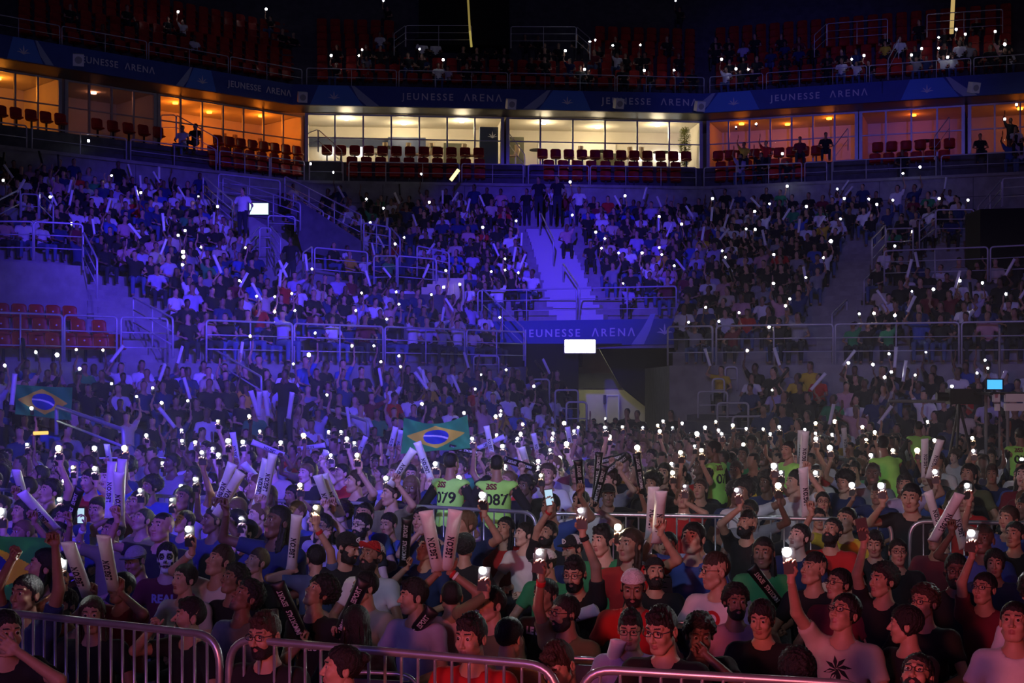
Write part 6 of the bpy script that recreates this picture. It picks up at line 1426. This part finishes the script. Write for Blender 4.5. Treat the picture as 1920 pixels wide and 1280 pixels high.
# ---- flags ----
def clothy(n, c):
    m = mat(n, c, .8); nt = m.node_tree
    if 'Translucent BSDF' not in nt.nodes:
        t = nt.nodes.new('ShaderNodeBsdfTranslucent'); t.inputs[0].default_value = (*c, 1); mx = nt.nodes.new('ShaderNodeMixShader'); mx.inputs[0].default_value = .35
        nt.links.new(nt.nodes['Principled BSDF'].outputs[0], mx.inputs[1]); nt.links.new(t.outputs[0], mx.inputs[2]); nt.links.new(mx.outputs[0], nt.nodes['Material Output'].inputs[0])
    return m
def flag(pts, d, th, label, nx=130, ny=92, wave=.05):
    """national flag, green field, yellow lozenge, blue disc with a pale band; pts = four picture corners tl, tr, br, bl"""
    C = [P(x, y, dd) for (x, y), dd in zip(pts, d)]; V = []; Q = []; mi = []
    for j in range(ny+1):
        for i in range(nx+1):
            u, v = i/nx, j/ny; p = (C[0]*(1-u)+C[1]*u)*(1-v)+(C[3]*(1-u)+C[2]*u)*v; p = p+Vector((0, wave*math.sin(u*9+v*4)+wave*.6*math.sin(u*17-v*7), -wave*.9*math.sin(math.pi*u)*(1-v)*th)); V.append(p)
    for j in range(ny):
        for i in range(nx):
            a = j*(nx+1)+i; Q.append((a, a+1, a+nx+2, a+nx+1)); u, v = (i+.5)/nx-.5, (j+.5)/ny-.5; x, y = u*20, v*14
            m_ = 1 if abs(x)/8.8+abs(y)/5.9 < 1 else 0
            if math.hypot(x, y) < 3.7: m_ = 2 if abs(math.hypot(x+2, y-6.5)-7.4) > .38 else 3
            mi.append(m_)
    n = len(V); V2_ = V+[p+Vector((0, .006, 0)) for p in V]; Q2 = Q+[tuple(n+i for i in q[::-1]) for q in Q]
    o = link('flag', mesh_np('flag', [tuple(p) for p in V2_], Q2, [clothy('flag green', (.05, .50, .12)), clothy('flag yellow', (.92, .80, .06)), clothy('flag blue', (.03, .07, .42)), WHITE], mi+mi)); tag(o, label, 'flag')
flag([(22, 720), (136, 726), (134, 788), (30, 776)], [26]*4, .3, 'green yellow and blue flag hanging dim in the left crowd', wave=.04)
flag([(757, 783), (876, 778), (884, 840), (752, 850)], [20.0, 20, 19.6, 19.6], 1.6, 'bright green yellow and blue flag stretched overhead behind guard 079', wave=.07)
flag([(-190, 985), (112, 1012), (96, 1130), (-190, 1130)], [9.3]*4, .3, 'large green yellow and blue flag cut by the left edge', wave=.03)
# flag bearer
# ---- chairs glimpsed between the front people ----
def chair(px, py, d, rz, lab):
    p = P(px, py, d); e = empty('folding_chair', (p.x, d, 0), rz); tag(e, lab, 'chair', 'chairs on the floor'); k = 1.0
    MB().tube(arc_pts([(-.21, .2, 0), (-.21, .22, .86), (.21, .22, .86), (.21, .2, 0)], .12), .012, 8).build('frame', STEEL, e, smooth=True)
    MB().box((-.20, .195, .50), (.20, .215, .82)).build('backrest', mat('dark blue vinyl', (.01, .02, .06), .4), e); MB().box((-.21, -.20, .43), (.21, .2, .46)).build('seat', mat('dark blue vinyl', (.01, .02, .06), .4), e)
    for sx in (-1, 1): MB().tube([(sx*.2, .2, .45), (sx*.2, -.2, .0)], .011, 6).build('leg', STEEL, e)
for px, py, d, lab in ((740, 1200, 7.8, 'dark chair with a curved chrome rim right of the long straight hair'), (1110, 1160, 8.2, 'dark chair back left of the mauve shirt with glasses'), (1290, 1110, 9.4, 'dark chair rim below the grinning black cap')): chair(px, py, d, 2.9, lab)
# thin stage haze hanging over the floor and the stands
hz = bpy.data.materials.new('stage haze'); hz.use_nodes = True; nt = hz.node_tree; nt.nodes.clear(); vs_ = nt.nodes.new('ShaderNodeVolumeScatter'); vs_.inputs['Density'].default_value = .0045; vs_.inputs['Anisotropy'].default_value = .3; vs_.inputs['Color'].default_value = (.9, .92, 1, 1)
oo = nt.nodes.new('ShaderNodeOutputMaterial'); nt.links.new(vs_.outputs[0], oo.inputs['Volume'])
hb = MB().box((-19, 8.6, .02), (19, 30, 3.6)).build('haze', hz); tag(hb, 'thin stage haze over the crowd', 'haze', kind='stuff')
# ============ labels that single things out ============
LAND = [(60, 700, 'the leftmost lights'), (88, 750, 'the dim flag'), (210, 640, 'the left stair foot'), (330, 470, 'the paired sticks'), (470, 630, 'the front left railing'), (487, 392, 'the small exit box'), (640, 490, 'the grey balcony'), (800, 500, 'the balcony stair'), (800, 650, 'the tunnel railing'), (1020, 450, 'the blue stairs'), (1180, 480, 'the stairs on their right'), (1110, 720, 'the tunnel door'), (1380, 400, 'the suite wall corner'), (1450, 540, 'the right stand middle'), (1600, 380, 'the right upper tiers'), (1750, 500, 'the right platform'), (1600, 690, 'the right stand front'), (1865, 717, 'the blue monitor'), (1790, 90, 'the golden tube'), (1150, 100, 'the dark portal'), (640, 100, 'the left corner loudspeaker'), (180, 250, 'the dim suite'), (818, 815, 'the bright flag'), (200, 850, 'the far left barrier'), (430, 840, 'the tall white sticks'), (560, 830, 'the green shirt'), (680, 840, 'the slanting stair rail'), (847, 880, 'the flag guard'), (931, 880, 'the shield-print guard'), (1060, 840, 'the twin lights'), (1190, 850, 'the crossed black sticks'), (1337, 850, 'the side-turned guard'), (1478, 860, 'the guard facing left'), (1655, 850, 'the bending guard'), (1750, 850, 'the raised sticks'), (1912, 830, 'the rightmost guard'), (313, 1042, 'the skull face'), (205, 960, 'the upright sticks'), (60, 1000, 'the big flag'), (460, 980, 'the phone filmer'), (560, 960, 'the red wristband'), (690, 1020, 'the mesh cap'), (728, 980, 'the ring emblem'), (1027, 1010, 'the paired caps'), (1150, 990, 'the tilted light'), (1401, 980, 'the pale towel'), (1466, 1003, 'the dazzling torch'), (1560, 994, 'the huge beard'), (1583, 1146, 'the palm-tree shirt'), (1793, 1064, 'the dark bearded person'), (1240, 1160, 'the front glasses wearer'), (883, 1188, 'the red shirt'), (1822, 977, 'the right bright torch'), (172, 1147, 'the parted hair')]
def ordw(n):
    if n <= 25: return ORD[n-1]
    t, u = divmod(n, 10); T_n = {2: 'twent', 3: 'thirt', 4: 'fort', 5: 'fift', 6: 'sixt', 7: 'sevent'}[t]; return T_n+'ieth' if u == 0 else T_n+'y-'+ORD[u-1]
def near(px, py):
    l = min(LAND, key=lambda a: (a[0]-px)**2+((a[1]-py)*1.6)**2); dx, dy = px-l[0], py-l[1]
    w_ = ('left of' if dx < 0 else 'right of') if abs(dx) > abs(dy)*.9 else ('above' if dy < 0 else 'below'); return w_+' '+l[2]
def resolve(items, grp):
    cl = {}
    for o, px, py, t in items: cl.setdefault(t, []).append((px, py, o))
    for t, l in cl.items():
        l.sort(key=lambda a: a[0])
        for i, (px, py, o) in enumerate(l):
            o['label'] = t if len(l) == 1 else t+', '+ordw(i+1)+' from left'
            o['category'] = grp[1]; o['group'] = grp[0]
resolve([(o, px, py, 'person in %s%s %s' % (sh, ' with '+hr if held is None else {'phone': ' raising a phone', 'stick': ' raising a stick'}[held], near(px, py))) for o, px, py, sh, hr, held in AUTO], ('people in the floor crowd', 'person'))
resolve([(o, c[0], c[1], '%s%s phone torch %s' % (['dot-like', 'small', 'bright', 'dazzling'][sz], ' warm' if wm else ' white', near(*c))) for o, c, wm, sz in PHONES], ('lit phone torches in the crowd', 'phone'))
resolve([(o, px, py, '%s cheering stick %s' % ('white' if kd == 'w' else 'black', near(px, py))) for o, px, py, kd in STK.get('all', [])], ('cheering sticks in the crowd', 'cheering stick'))
for o, *_ in STK.get('all', []):
    if 'px' in o: del o['px']

# any look-alikes left: tell them apart by their order from the left
bpy.context.view_layer.update(); cl = {}
for o in list(SC.objects):
    if o.parent is None and o.get('label') and o.get('category'): cl.setdefault(o['label'], []).append(o)
for t, l in cl.items():
    if len(l) > 1:
        l.sort(key=lambda o: pxy(o.matrix_world.translation)[0])
        for i, o in enumerate(l):
            o['label'] = ' '.join(t.split()[:13])+', '+ordw(i+1)+' from left'
